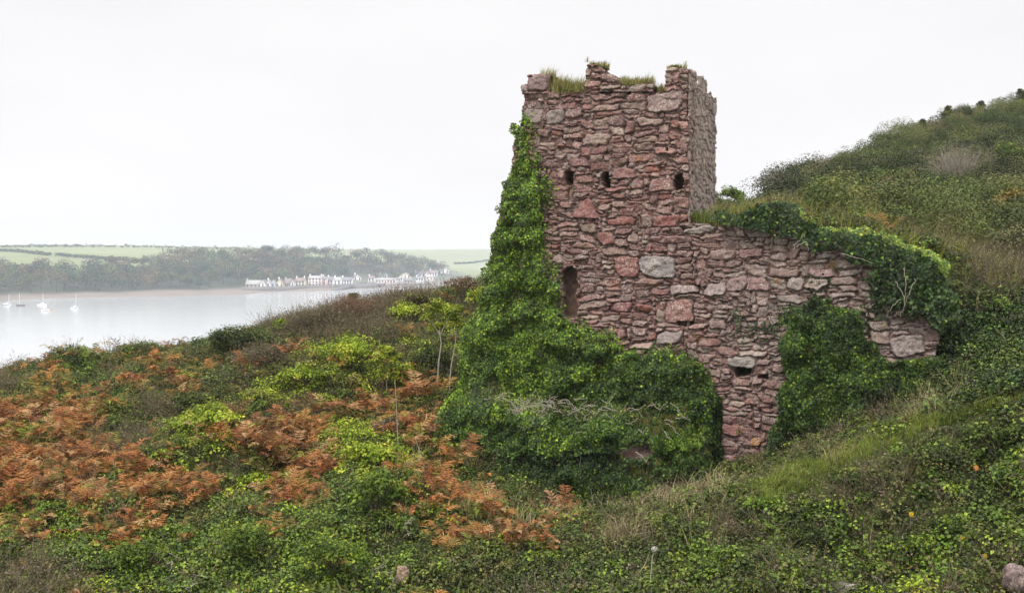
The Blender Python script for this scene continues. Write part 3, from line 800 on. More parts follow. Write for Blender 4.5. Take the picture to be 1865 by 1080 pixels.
def panel(name, parent, pk, pos, urange, vrange, res, mask, holes=(), thick=0.5, keep=None, loc=(0, 0, 0), seed=0, rag=1.0):
    us = np.arange(urange[0], urange[1] + res, res); vs = np.arange(vrange[0], vrange[1] + res, res)
    U, V = np.meshgrid(us, vs)
    i, h, col, al = pk.sample(U, V)
    for (hu, hv, ru, rv, dp) in holes:
        e = ((np.abs(U - hu + (vn(U * 8, V * 8, 3) - .5) * .09) / ru) ** 5 + (np.abs(V - hv + (vn(U * 8, V * 8, 5) - .5) * .09) / rv) ** 5)
        f = sstep(1.15, 0.8, e)
        h = h * (1 - f) - dp * f
        col = col * (1 - f[..., None]) + np.array([0.13, 0.085, 0.065]) * f[..., None] * (0.6 + 0.8 * vn(U * 12, V * 12, 8))[..., None]; al = al * (1 - f)
    du = (fbm(U * 3, V * 3, 61 + seed) - .5) * 0.22 * rag; dv = (fbm(U * 3, V * 3, 67 + seed) - .5) * 0.16 * rag
    m = mask(U + du, V + dv)
    if keep is not None: m &= keep(i, U, V)
    n = np.arange(U.size).reshape(U.shape)
    q = np.stack([n[:-1, :-1], n[:-1, 1:], n[1:, 1:], n[1:, :-1]], -1)
    k = m[:-1, :-1] & m[:-1, 1:] & m[1:, 1:] & m[1:, :-1]
    q = q[k]
    ids = np.unique(q); rm = -np.ones(U.size, int); rm[ids] = np.arange(len(ids)); q = rm[q]
    uf, vf, hf = U.ravel()[ids], V.ravel()[ids], h.ravel()[ids]
    pts = pos(uf, vf, hf); tint = np.concatenate([col.reshape(-1, 3)[ids], al.ravel()[ids][:, None]], 1)
    e = np.concatenate([q[:, [0, 1]], q[:, [1, 2]], q[:, [2, 3]], q[:, [3, 0]]])
    es = np.sort(e, 1); key = es[:, 0].astype(np.int64) * (len(ids) + 1) + es[:, 1]
    _, inv, cnt = np.unique(key, return_inverse=True, return_counts=True)
    be = e[cnt[inv] == 1]
    bv = np.unique(be); bm = -np.ones(len(ids), int)
    lay = 4; prev = np.arange(len(ids)); allp = [pts]; allt = [tint]; allq = [q]; N = len(ids)
    pm = prev
    for l in range(1, lay + 1):
        bm = -np.ones(len(ids), int); bm[bv] = N + np.arange(len(bv)); N += len(bv)
        jit = (vn(uf[bv] * 7 + l * 3.1, vf[bv] * 7, 71) - .5) * 0.05
        pb = pos(uf[bv] + jit, vf[bv] + jit, hf[bv] - thick * l / lay)
        allp.append(pb); allt.append(tint[bv] * np.array([.9, .9, .9, 1]))
        allq.append(np.stack([pm[be[:, 1]], pm[be[:, 0]], bm[be[:, 0]], bm[be[:, 1]]], -1)); pm = bm
    return mesh_np(name, np.concatenate(allp), np.concatenate(allq), M_STONE, np.concatenate(allt), parent, loc, smooth=True)

def pix2uz(px, py, off=0.0):
    px = np.asarray(px, float); py = np.asarray(py, float)
    d = ray(px, py); o = CC + NN * off
    t = ((o[0] - CAM[0]) * NN[0] + (o[1] - CAM[1]) * NN[1]) / (d[..., 0] * NN[0] + d[..., 1] * NN[1])
    p = CAM + d * t[..., None]
    return (p[..., 0] - o[0]) * UU[0] + (p[..., 1] - o[1]) * UU[1], p[..., 2]
def uzpoly(pl, off=0.0):
    a = np.array(pl, float); u, z = pix2uz(a[:, 0], a[:, 1], off); return list(zip(u, z))
def fpos(u, v, h):
    return np.stack([CC[0] + UU[0] * u + NN[0] * h, CC[1] + UU[1] * u + NN[1] * h, v], -1)

def frect(x0, x1, y0, y1, col):
    (ua, za), (ub, zb) = uzpoly([(x0, y1), (x1, y0)]); return (ua, ub, za, zb, np.array(col))
GREY = (0.27, 0.235, 0.225); RED = (0.30, 0.12, 0.105)
forced = [frect(1163, 1229, 465, 506, GREY), frect(1120, 1162, 469, 507, RED), frect(1212, 1264, 546, 586, (0.31, 0.135, 0.115)), frect(1180, 1243, 165, 208, (0.27, 0.17, 0.155)),
          frect(1046, 1088, 358, 398, RED), frect(1180, 1228, 324, 352, (0.27, 0.12, 0.105)), frect(1110, 1160, 306, 328, (0.28, 0.14, 0.125)), frect(955, 992, 196, 224, (0.30, 0.235, 0.21)),
          frect(998, 1030, 198, 224, (0.28, 0.22, 0.2)), frect(1106, 1160, 397, 412, RED), frect(1190, 1240, 392, 412, (0.3, 0.11, 0.095)), frect(1180, 1255, 427, 445, (0.34, 0.19, 0.17)),
          frect(1328, 1376, 653, 668, (0.33, 0.30, 0.27)), frect(1255, 1302, 545, 548, RED), frect(1352, 1402, 508, 528, (0.28, 0.16, 0.15)), frect(1322, 1358, 503, 531, (0.31, 0.20, 0.19)),
          frect(1430, 1463, 504, 527, (0.33, 0.27, 0.24)), frect(1470, 1522, 488, 506, (0.32, 0.19, 0.18)), frect(1620, 1684, 612, 648, (0.33, 0.26, 0.24)), frect(1345, 1392, 452, 472, (0.30, 0.16, 0.15)),
          frect(1293, 1340, 453, 472, (0.32, 0.2, 0.185)), frect(1360, 1405, 417, 432, (0.36, 0.30, 0.27)), frect(1220, 1275, 519, 537, (0.36, 0.26, 0.24)), frect(1286, 1322, 514, 537, (0.34, 0.26, 0.24)),
          frect(1310, 1345, 776, 792, RED), frect(1312, 1338, 827, 850, (0.33, 0.12, 0.1)), frect(1364, 1384, 795, 812, (0.42, 0.2, 0.07)), frect(1384, 1402, 822, 842, (0.42, 0.2, 0.08)), frect(1195, 1245, 605, 626, (0.36, 0.29, 0.27)), frect(1115, 1150, 550, 566, (0.32, 0.13, 0.12)),
          frect(1415, 1462, 536, 552, (0.33, 0.27, 0.24)), frect(1245, 1310, 412, 425, (0.33, 0.28, 0.25)), frect(1480, 1530, 462, 472, GREY), frect(1505, 1565, 530, 542, (0.34, 0.27, 0.25))]
t_ = frect(1046, 1088, 358, 398, RED); TRI = ((t_[0] + t_[1]) / 2, (t_[2] + t_[3]) / 2)
PK = Packing(-5.6, 6.2, 18.2, 30.4, 0.039, 3, forced)
TRI = None
def hole(px, py, rx, ry, dp):
    u, z = pix2uz(px, py); s = 25.3 / FPX
    return (float(u), float(z), rx * s, ry * s, dp)
HOLES_T = [hole(967, 327, 8, 13, .6), hole(1036, 323, 8, 12, .6), hole(1104, 327, 7, 16, .6), hole(1236, 329, 10, 14, .5), hole(1036, 534, 15, 48, .38), hole(1213, 272, 4, 4, .15), hole(1247, 591, 13, 4, .15)]
HOLES_W = [hole(1352, 677, 15, 9, .7), hole(1388, 686, 9, 5, .25), hole(1247, 591, 13, 4, .15)]

TLOC = tuple(fpos(np.array([-2.0]), np.array([19.0]), np.array([-2.0]))[0])
tower = empty('ruined_tower', TLOC, 'tall ruined red stone tower with broken parapet, standing on the slope', 'tower')
tower_poly = uzpoly([(955, 167), (1252, 167), (1254, 404), (1330, 415), (1330, 900), (850, 930), (862, 700), (872, 620), (884, 540), (893, 470), (901, 415), (914, 365), (928, 318), (934, 270), (944, 225), (952, 195)])
wall_poly = uzpoly([(1190, 412), (1320, 411), (1400, 414), (1448, 428), (1530, 446), (1590, 462), (1650, 490), (1700, 540), (1712, 620), (1700, 720), (1640, 830), (1500, 890), (1190, 920)])
wl = lambda i, U, V: (PK.cu[i] < 0.0) | (V > pix2uz(1255, 412)[1])
panel('front_wall', tower, PK, fpos, (-5.4, 0.9), (18.4, 29.2), 0.015, lambda u, v: inpoly(u, v, tower_poly), HOLES_T, 0.7, wl, TLOC)
WLOC = tuple(fpos(np.array([2.5]), np.array([19.0]), np.array([-0.4]))[0])
wall = empty('ruined_wall', WLOC, 'broken rubble wall running right from the tower, its top buried in ivy', 'wall')
panel('masonry', wall, PK, fpos, (-0.9, 5.6), (18.4, 25.2), 0.015, lambda u, v: inpoly(u, v, wall_poly), HOLES_W, 0.8, lambda i, U, V: PK.cu[i] >= 0.0, WLOC)
# lintel over the small opening
(lu0, lz0), (lu1, lz1) = uzpoly([(1326, 668), (1376, 654)])
panel('lintel', wall, Packing(lu0 - .1, lu1 + .1, lz0 - .1, lz1 + .1, 0.05, 5, [(lu0 - .05, lu1 + .05, lz0 - .05, lz1 + .05, np.array((0.33, 0.30, 0.27)))]), lambda u, v, h: fpos(u, v, h + 0.07), (lu0, lu1), (lz0, lz1), 0.012, lambda u, v: np.ones(u.shape, bool), (), 0.3, None, WLOC)
# merlons and slab of the parapet
def par(name, pl, thick=0.55, out=0.02, packing=PK, seed=1):
    pp_ = uzpoly(pl); uu = [a for a, b_ in pp_]; zz = [b_ for a, b_ in pp_]
    return panel(name, tower, packing, lambda u, v, h: fpos(u, v, h + out), (min(uu) - .1, max(uu) + .1), (min(zz) - .1, max(zz) + .1), 0.015, lambda u, v: inpoly(u, v, pp_), (), thick, None, TLOC, seed, 0.5)
m1u = uzpoly([(948, 172), (1000, 134)])
PKM = Packing(m1u[0][0] - .1, m1u[1][0] + .1, m1u[0][1] - .1, m1u[1][1] + .1, 0.05, 9, [frect(962, 999, 137, 171, (0.23, 0.15, 0.145)), frect(949, 962, 154, 171, (0.25, 0.17, 0.16))])
par('merlon', [(951, 172), (951, 154), (960, 153), (963, 137), (996, 139), (999, 172)], 0.6, 0.06, PKM, 2)
par('merlon', [(1064, 170), (1065, 128), (1072, 117), (1088, 116), (1106, 128), (1122, 138), (1128, 150), (1128, 170)], 0.55, 0.02, PK, 3)
par('merlon', [(1208, 182), (1210, 150), (1211, 130), (1220, 124), (1238, 124), (1252, 128), (1254, 182)], 0.7, 0.02, PK, 4)
par('coping_slab', [(1112, 169), (1112, 157), (1150, 157), (1188, 150), (1193, 159), (1188, 170)], 0.6, 0.06, PK, 5)
# right hand side of the tower
SB = np.array([math.sin(TH), math.cos(TH)])               # going back
def spos(u, v, h):
    b0 = CC + UU * 0.06
    h = np.where(h > -.15, h * 0.45, h)
    return np.stack([b0[0] + SB[0] * u + UU[0] * h, b0[1] + SB[1] * u + UU[1] * h, v], -1)
def side_z(py, dd=26.5): return float(P(1270, py, dd)[2])
PKS = Packing(-0.3, 4.8, 21.5, 30.4, 0.042, 21)
PKS.col = PKS.col * 0.62 + np.array([0.33, 0.29, 0.24]) * 0.42
side_poly = [(0.0, 21.8), (4.5, 21.8), (4.5, side_z(300)), (4.48, side_z(200)), (4.45, side_z(151)), (3.4, side_z(149)), (3.3, side_z(160)), (2.85, side_z(160)), (2.7, side_z(140, 27)), (1.6, side_z(136, 26.4)), (1.5, side_z(160, 26.3)), (1.05, side_z(160, 26)), (1.0, side_z(130, 25.9)), (0.0, side_z(126, 25))]
panel('side_wall', tower, PKS, spos, (0.05, 4.7), (21.8, 29.8), 0.02, lambda u, v: inpoly(u, v, side_poly), [(0.5, side_z(190), .18, .14, .4), (0.45, side_z(270), .2, .35, .3), (0.5, side_z(310), .2, .25, .3)], 0.12, None, TLOC, 7)
# back and left sides
PKB = Packing(-5.6, 0.4, 18.0, 30, 0.06, 23)
panel('back_wall', tower, PKB, lambda u, v, h: fpos(u, v, -4.35 - h), (-4.4, -0.5), (19.5, 28.6), 0.05, lambda u, v: v < 28.4, (), 0.5, None, TLOC, 8)
lz = np.array([z for u, z in tower_poly[4:]]); lu = np.array([u for u, z in tower_poly[4:]]); o_ = np.argsort(lz)
def lpos(u, v, h):
    ul = np.interp(v, lz[o_], lu[o_]) + 0.12 - h
    return fpos(ul, v, -u)
panel('left_wall', tower, Packing(-0.3, 4.8, 18, 30, 0.06, 25), lpos, (0.0, 4.4), (18.4, 28.4), 0.04, lambda u, v: v < 28.35, (), 0.5, None, TLOC, 9)
# earth filling the tower top
us, vs = np.meshgrid(np.linspace(-4.0, 0.0, 24), np.linspace(-4.3, -0.1, 24))
zt = side_z(166) - 0.42 + fbm(us * 2, vs * 2, 3) * 0.25
n_ = np.arange(us.size).reshape(us.shape)
mesh_np('earth_fill', fpos(us.ravel(), zt.ravel(), vs.ravel()), np.stack([n_[:-1, :-1], n_[:-1, 1:], n_[1:, 1:], n_[1:, :-1]], -1).reshape(-1, 4), M_GROUND, None, tower, TLOC, True)
# plinth: low projecting rubble base in front of the tower, overgrown
OFFP = 1.35
def ivy_off(u, z):
    """how far the overgrown base stands out from the tower face: a sloping, uneven ledge that dies away to the right"""
    w_ = fbm(u * 0.9 + 4, u * 0 + 3, 15, 3) - .5
    ztop = 20.95 - 0.10 * (u + 4.2) + w_ * 0.7
    k = sstep(0.0, 1.0, (ztop - z) / (0.62 + 0.5 * w_))
    amp = OFFP * np.interp(u, [-4.6, -3.0, -1.2, -0.3, 0.6], [1.0, 1.0, 0.88, 0.5, 0.2]) * (0.85 + .4 * (fbm(u * 1.1, z * 1.3, 25, 3) - .3))
    return 0.06 + k * amp + 0.22 * np.clip(20.2 - z, 0, 2) + 0.22 * (fbm(u * 1.3, z * 1.3, 19) - .5)
pl_u = np.linspace(uzpoly([(812, 850)], OFFP)[0][0], uzpoly([(1284, 850)], OFFP)[0][0], 70); pl_z = np.concatenate([np.linspace(18.0, 19.9, 25), np.linspace(19.95, 21.2, 50), np.linspace(21.25, 21.7, 6)])
us, zs = np.meshgrid(pl_u, pl_z)
ofs = ivy_off(us, zs) - 0.12
edge = np.minimum(sstep(0, 0.25, us - pl_u[0]), sstep(0, 0.15, pl_u[-1] - us))
pts = fpos(us.ravel(), zs.ravel(), (ofs * edge - 0.1 * (1 - edge)).ravel())
_, _, tc_, al_ = PK.sample(us, zs)
n_ = np.arange(us.size).reshape(us.shape)
mesh_np('plinth', pts, np.stack([n_[:-1, :-1], n_[:-1, 1:], n_[1:, 1:], n_[1:, :-1]], -1).reshape(-1, 4), M_STONE, np.concatenate([tc_.reshape(-1, 3), al_.reshape(-1, 1)], 1), tower, TLOC, True)

# ------------------------------------------------------------------ IVY
def poly_sample(pl_uz, n):
    u = np.array([a for a, b_ in pl_uz]); z = np.array([b_ for a, b_ in pl_uz]); out = []; tot = 0
    while tot < n:
        a = RNG.uniform(u.min() - .2, u.max() + .2, n); b_ = RNG.uniform(z.min() - .2, z.max() + .2, n)
        k = inpoly(a + (fbm(a * 2.5, b_ * 2.5, 81) - .5) * 0.55, b_ + (fbm(a * 2.5, b_ * 2.5, 85) - .5) * 0.5, pl_uz)
        out.append(np.stack([a[k], b_[k]], -1)); tot += k.sum()
    return np.concatenate(out)[:n]
def area(pl):
    a = np.array(pl); return 0.5 * abs(np.dot(a[:, 0], np.roll(a[:, 1], 1)) - np.dot(a[:, 1], np.roll(a[:, 0], 1)))

def ivy_leaves(buf, uz, off, pal, size=0.05, up=0.35, skew=None):
    n = len(uz); p = fpos(uz[:, 0], uz[:, 1], off)
    # clumped relief: leaves lean out from small tufts
    g = np.stack([(fbm(uz[:, 0] * 3 + 9, uz[:, 1] * 3, 91) - .5), (fbm(uz[:, 0] * 3, uz[:, 1] * 3 + 5, 93) - .5)], -1) * 2.2
    nn = np.array([NN[0], NN[1], 0])[None] + np.array([0, 0, up]) + rsph(n) * 0.55 + g[:, :1] * np.array([UU[0], UU[1], 0]) + g[:, 1:] * np.array([0, 0, 1.0])
    t = np.array([0, 0, -1.0]) + rsph(n) * 0.7
    sz = size * (0.4 + 1.0 * RNG.random(n) ** 1.3)
    buf.leaves(p, nn, t, sz, sz * 0.95, np.clip(pick(pal, n) * (0.45 + 1.1 * fbm(uz[:, 0] * 5, uz[:, 1] * 5, 95, 2))[:, None], .004, .8), 0.12, 0.36)

def stems(buf, pl_list, off=0.1, r=0.012, col=(0.36, 0.31, 0.25)):
    for pl in pl_list:
        a = np.array(pl, float)
        s = np.linspace(0, len(a) - 1, 4 * len(a))
        x = np.interp(s, np.arange(len(a)), a[:, 0]) + RNG.normal(size=len(s)) * 1.2; y = np.interp(s, np.arange(len(a)), a[:, 1]) + RNG.normal(size=len(s)) * 1.2
        u, z = pix2uz(x, y, off)
        o = CC + NN * off
        buf.tube(np.stack([o[0] + UU[0] * u, o[1] + UU[1] * u, z], -1), r, r * 0.5, col)

# A: column and skirt on the tower face
ivA = [(938, 215), (952, 210), (964, 236), (958, 275), (974, 292), (978, 328), (1000, 332), (998, 352), (984, 382), (990, 430), (985, 470), (1008, 492), (1014, 540), (1020, 582), (1060, 592), (1090, 612), (1112, 606), (1132, 642), (1180, 646), (1205, 636), (1240, 640), (1272, 662), (1292, 690), (1298, 745), (1288, 800),
       (830, 800), (834, 720), (840, 640), (850, 600), (866, 545), (888, 500), (896, 450), (905, 400), (914, 355), (928, 322), (944, 300), (950, 270), (936, 255)]
uA = uzpoly(ivA, 0.1); ptsA = poly_sample(uA, int(area(uA) * 3900))
ppx, ppy = proj(fpos(ptsA[:, 0], ptsA[:, 1], 0.1))
bulk = 0.02 + RNG.random(len(ptsA)) ** 0.7 * (0.05 + 1.15 * np.clip(fbm(ptsA[:, 0] * 2.9, ptsA[:, 1] * 2.9, 97, 3) - .33, 0, 1)) + 0.15 * sstep(560, 700, ppy) * RNG.random(len(ptsA))
bulk = bulk * np.interp(ppy, [220, 330, 450, 560], [.25, .4, .75, 1.0])
offA = np.maximum(ivy_off(ptsA[:, 0], ptsA[:, 1]), 0.02) + bulk
iv = empty('ivy', TLOC, 'ivy column climbing the left corner of tower and spreading across its lower face', 'ivy')
bA = Buf()
brt = (ppy < 640) & (RNG.random(len(ptsA)) < 0.75) | (fbm(ptsA[:, 0] * 1.5, ptsA[:, 1] * 1.5, 99) > 0.58)
ed_ = np.stack([RNG.normal(size=2600) * .12, RNG.normal(size=2600) * .10], -1); pe_ = np.array(uA)[RNG.integers(0, len(uA), 2600)]; pe2 = np.array(uA)[(RNG.integers(0, len(uA), 2600))]
sg_ = RNG.integers(0, len(uA), 3400); f_ = RNG.random((3400, 1)); ep_ = np.array(uA)[sg_] * f_ + np.array(uA)[(sg_ + 1) % len(uA)] * (1 - f_) + RNG.normal(size=(3400, 2)) * np.array([.11, .09]) * (.3 + 1.2 * vn(sg_ * 1.7 + f_[:, 0] * 2.5, sg_ * .3, 5))[:, None]
ep_ = ep_[(ep_[:, 1] > 20.9) & inpoly(ep_[:, 0] - .06, ep_[:, 1], tower_poly)]; ivy_leaves(bA, ep_, np.full(len(ep_), .03) + .06 * RNG.random(len(ep_)), IVB, .055)
ivy_leaves(bA, ptsA[brt], offA[brt], IVB); ivy_leaves(bA, ptsA[~brt], offA[~brt], IV)
bA.build('foliage', M_IVY, iv, TLOC)
for pl_ in ([(905, 470), (925, 380), (950, 300), (948, 230)], [(940, 560), (955, 450), (965, 350)], [(985, 470), (1008, 520), (1015, 590)]):
    bS = Buf(); stems(bS, [pl_], 0.08, 0.02, (0.2, 0.16, 0.12)); bS.build('stem', M_STEM, iv, TLOC)

# B: skirt over the plinth
ivB = [(838, 715), (900, 705), (1000, 712), (1150, 708), (1286, 715), (1292, 790), (1296, 890), (1240, 915), (1000, 960), (870, 950), (808, 880), (796, 850), (800, 800), (826, 770)]
uB = uzpoly(ivB, OFFP); ptsB = poly_sample(uB, int(area(uB) * 3900))
bare = inpoly(*proj(fpos(ptsB[:, 0], ptsB[:, 1], OFFP)), [(1128, 800), (1150, 792), (1195, 800), (1205, 826), (1160, 836), (1132, 830)])
ptsB = ptsB[~bare]
LEDGE_U = (pl_u[0] + .3, pl_u[-1] - .15)
iv2 = empty('ivy', TLOC, 'ivy skirt with shade painted into its leaves, covering the bulging base in front of the tower', 'ivy')
bB = Buf()
offB = np.maximum(ivy_off(ptsB[:, 0], ptsB[:, 1]), 0.05) + 0.02 + RNG.random(len(ptsB)) ** .7 * (0.05 + 1.15 * np.clip(fbm(ptsB[:, 0] * 2.9, ptsB[:, 1] * 2.9, 103, 3) - .33, 0, 1))
edgeB = np.minimum(sstep(-0.1, 0.25, ptsB[:, 0] - pl_u[0]), sstep(-0.15, 0.12, pl_u[-1] - ptsB[:, 0]))
offB = offB * (0.15 + 0.85 * edgeB) - 0.0
hb_ = fbm(ptsB[:, 0] * .9, ptsB[:, 1] * .9, 143) + (RNG.random(len(ptsB)) - .5) * .15 > .56
ivy_leaves(bB, ptsB[~hb_], offB[~hb_], IVD, 0.05, 0.1); ivy_leaves(bB, ptsB[hb_], offB[hb_], IV, 0.05, 0.2)  # shade on the front of the bulge is painted in as darker leaf colours
# the sloping ledge on top of the base: sparser leaves, dry grass and dead stems
n = 9500; uu = RNG.uniform(pl_u[0] + .25, pl_u[-1] - .1, n); zz = RNG.uniform(20.2, 21.0, n)
kp = RNG.random(n) < (0.35 + 1.1 * (fbm(uu * 2, zz * 4, 141) - .3)); uu = uu[kp]; zz = zz[kp]; oo = ivy_off(uu, zz) + 0.02 + .1 * RNG.random(len(uu))
bL = fpos(uu, zz + 0.03 + .08 * RNG.random(len(uu)), oo); sz = .06 * (.55 + .75 * RNG.random(len(uu)))
bB.leaves(bL, np.array([NN[0] * .4, NN[1] * .4, .9]) + rsph(len(uu)) * .6, rsph(len(uu)) - [0, 0, .3], sz, sz * .9, pick(IV + [((.2, .2, .06), 3)], len(uu)), .12, .36)
# leaves round the ends of the base
for uend, sgn in ((pl_u[0], -1), (pl_u[-1], 1)):
    n = 5200; zz = RNG.uniform(18.5, 20.9, n); oo = RNG.random(n) * (ivy_off(np.full(n, uend), zz) * .9)
    p = fpos(uend + sgn * (0.02 + 0.2 * RNG.random(n) * (0.3 + fbm(oo * 3, zz * 3, 7))), zz, oo)
    nn = np.array([UU[0], UU[1], 0]) * sgn + rsph(n) * 0.7 + np.array([0, 0, .3]); sz = 0.065 * (0.55 + .75 * RNG.random(n))
    bB.leaves(p, nn, np.array([0, 0, -1.0]) + rsph(n) * .7, sz, sz * .95, pick(IVD, n), .12, .36)
bB.build('foliage', M_IVY, iv2, TLOC)
bS = Buf()
tw = []
for _ in range(80):
    x = RNG.uniform(850, 1100) if RNG.random() < .8 else RNG.uniform(1100, 1240); y = RNG.uniform(722, 778) + (x - 850) * 0.03
    L_ = RNG.uniform(12, 34); a_ = RNG.normal() * 0.35
    tw.append([(x, y), (x + L_ * .5, y + L_ * .5 * a_ + RNG.normal() * 5), (x + L_, y + L_ * a_ + RNG.normal() * 9)])
for tq in ([t for t in tw if t[0][0] < 1060], [t for t in tw if t[0][0] >= 1060]):
    bS = Buf(); stems(bS, tq, OFFP * 0.8, 0.008, (0.27, 0.23, 0.18)); bS.build('stem', M_BARK, iv2, TLOC)
bS = Buf()
tw = []
for _ in range(55):
    x = RNG.uniform(930, 1050); y = RNG.uniform(725, 770); a_ = RNG.uniform(0, 6.3); L_ = RNG.uniform(10, 28)
    tw.append([(x, y), (x + L_ * .5 * math.cos(a_) + RNG.normal() * 3, y + L_ * .4 * math.sin(a_)), (x + L_ * math.cos(a_), y + L_ * .8 * math.sin(a_))])
stems(bS, tw, OFFP * 0.95, 0.007, (0.36, 0.31, 0.24))
bS.build('stem', M_BARK, iv2, TLOC)
for pl_ in ([[(998, 841), (1010, 845), (1022, 846)], [(1059, 822), (1058, 836), (1054, 850)], [(1160, 822), (1170, 832), (1178, 842)], [(930, 730), (940, 742), (950, 752)], [(950, 780), (968, 775), (975, 760)], [(1000, 785), (1030, 795), (1060, 785)], [(1210, 785), (1215, 795), (1222, 800)], [(1048, 885), (1055, 890)]]):
    bS = Buf(); stems(bS, [pl_], OFFP + 0.26, 0.011, (0.5, 0.45, 0.38)); bS.build('stem', M_BARK, iv2, TLOC)

# C: patch on the wall right of the bare masonry
ivC = [(1472, 535), (1500, 545), (1555, 556), (1580, 605), (1618, 648), (1645, 655), (1692, 640), (1720, 640), (1715, 735), (1690, 742), (1560, 806), (1450, 838), (1402, 842), (1412, 780), (1418, 720), (1432, 680), (1420, 640), (1405, 620), (1440, 592)]
uC = uzpoly(ivC, 0.15); ptsC = poly_sample(uC, int(area(uC) * 3900))
iv3 = empty('ivy', WLOC, 'broad ivy patch hanging over the wall foot beside the grassy path', 'ivy')
bC = Buf(); offC = 0.03 + RNG.random(len(ptsC)) * (0.06 + 1.1 * np.clip(fbm(ptsC[:, 0] * 2.4, ptsC[:, 1] * 2.4, 107, 3) - .3, 0, 1))
hi = fbm(ptsC[:, 0] * 1.2, ptsC[:, 1] * 1.2, 109) > 0.55
ivy_leaves(bC, ptsC[hi], offC[hi], IV, 0.05); ivy_leaves(bC, ptsC[~hi], offC[~hi], IVD, 0.05)
# loose sprays creeping over the bare stones
for (x, y, r_, n) in ((1360, 600, 30, 60), (1400, 600, 22, 80), (1490, 512, 22, 130), (1525, 600, 40, 300), (1440, 560, 16, 40), (1345, 570, 14, 40), (1440, 580, 26, 260), (1455, 640, 30, 260), (1560, 590, 26, 200), (1600, 560, 24, 140), (1425, 720, 14, 120), (1660, 560, 26, 200)):
    q = np.stack([x + RNG.normal(size=n) * r_ * .6, y + RNG.normal(size=n) * r_ * .4], -1); u, z = pix2uz(q[:, 0], q[:, 1], .03)
    ivy_leaves(bC, np.stack([u, z], -1), 0.02 + .05 * RNG.random(n), IVD, 0.06)
bC.build('foliage', M_IVY, iv3, WLOC)

# D: mantle on the wall top, falling over its right end
ivD = [(1290, 400), (1340, 385), (1385, 374), (1450, 380), (1485, 402), (1560, 412), (1620, 430), (1680, 452), (1722, 482), (1748, 530), (1744, 580), (1705, 610), (1680, 580), (1640, 552), (1574, 548), (1572, 505), (1592, 488), (1520, 460), (1468, 442), (1440, 428), (1400, 414), (1330, 412)]
uD = uzpoly(ivD, 0.1); ptsD = poly_sample(uD, int(area(uD) * 3000))
iv4 = empty('ivy', WLOC, 'thick ivy mantle along the wall top, top light painted into its yellow-green crest', 'ivy')
bD = Buf(); offD = 0.3 - 1.0 * RNG.random(len(ptsD)) ** 1.5 * 1.0 + 0.15 * fbm(ptsD[:, 0] * 2, ptsD[:, 1] * 2, 113)
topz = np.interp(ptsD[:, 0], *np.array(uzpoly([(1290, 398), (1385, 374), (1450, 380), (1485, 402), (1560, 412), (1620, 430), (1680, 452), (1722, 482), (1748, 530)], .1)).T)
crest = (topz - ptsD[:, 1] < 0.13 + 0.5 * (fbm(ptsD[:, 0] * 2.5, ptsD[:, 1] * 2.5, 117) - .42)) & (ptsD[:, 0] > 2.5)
ivy_leaves(bD, ptsD[crest], offD[crest], IVY_TOPLIT + IVB, 0.06, 0.9); ivy_leaves(bD, ptsD[~crest], offD[~crest], IVD, 0.068, 0.4)  # top light painted into the crest leaves, darker palette below them
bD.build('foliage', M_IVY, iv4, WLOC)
IV4S = [[(1630, 512), (1645, 535), (1648, 560), (1640, 575)], [(1668, 508), (1655, 535), (1648, 560)], [(1645, 490), (1650, 520), (1648, 545)], [(1445, 455), (1455, 440), (1468, 428)], [(1640, 545), (1622, 560), (1615, 580)], [(1530, 462), (1550, 468), (1590, 478)], [(1452, 448), (1470, 440), (1472, 455)]]
for grp_ in (IV4S[:1], IV4S[1:2], IV4S[2:3], IV4S[3:4], IV4S[4:5], IV4S[5:6], IV4S[6:7]):
    bS = Buf(); stems(bS, grp_, 0.40, 0.008, (0.3, 0.25, 0.2)); bS.build('stem', M_BARK, iv4, WLOC)

# grass on the ruin
def rad_(n, lo, hi): return lo + (hi - lo) * RNG.random(n)
bG = Buf()
def face_tufts(buf, spots, pal, k=14, w=0.012):
    for (x0, x1, y, off, h, n) in spots:
        xx_ = RNG.uniform(x0, x1, n) if off < .5 else (x0 + x1) / 2 + RNG.normal(size=n) * (x1 - x0) * .42
        u, z = pix2uz(xx_, y + RNG.normal(size=n) * (3 if off < .5 else 13), off)
        C = fpos(u, z, np.full(n, off)); C[:, :2] -= NN[None] * (RNG.random(n) * .35)[:, None]
        tufts(buf, C, h * (.6 + .6 * RNG.random(n)), k, pal, w, .6, .5)
GT = [((0.34, 0.31, 0.11), 3), ((0.24, 0.25, 0.07), 3), ((0.42, 0.36, 0.16), 3), ((0.15, 0.17, 0.055), 1.5)]
face_tufts(bG, [(1000, 1064, 166, .02, .34, 150), (1122, 1192, 154, .0, .17, 140), (1066, 1108, 122, -.1, .13, 60), (1212, 1250, 126, -.15, .12, 60), (985, 1002, 146, -.1, .28, 36), (1192, 1210, 166, -.1, .17, 24)], GT)
bG2 = Buf(); clumps(bG2, fpos(*[np.array(a) for a in zip(*[(u, z, -.2) for u, z in uzpoly([(1004, 146), (1001, 140), (1075, 120), (1095, 124), (1225, 124)])])]), np.array([.2, .15, .12, .12, .14]), 70, .06, OL)
tag(bG.build('grass', M_DRY), 'yellowish grass growing along the tower parapet', 'grass', kind='stuff')
tag(bG2.build('weeds', M_LEAF), 'olive weeds rooted on the tower parapet', 'weeds', kind='stuff')
bG = Buf()
face_tufts(bG, [(1252, 1340, 407, -.2, .2, 110), (1300, 1385, 397, -.5, .4, 60)], GT + [((0.16, .2, .05), 3)])
face_tufts(bG, [(1255, 1285, 402, -.1, .3, 26)], GR)
face_tufts(bG, [(1415, 1480, 640, .12, .22, 26), (1262, 1280, 617, .08, .16, 12), (1030, 1045, 345, .05, .12, 8), (1500, 1522, 488, .15, .14, 12)], BO)
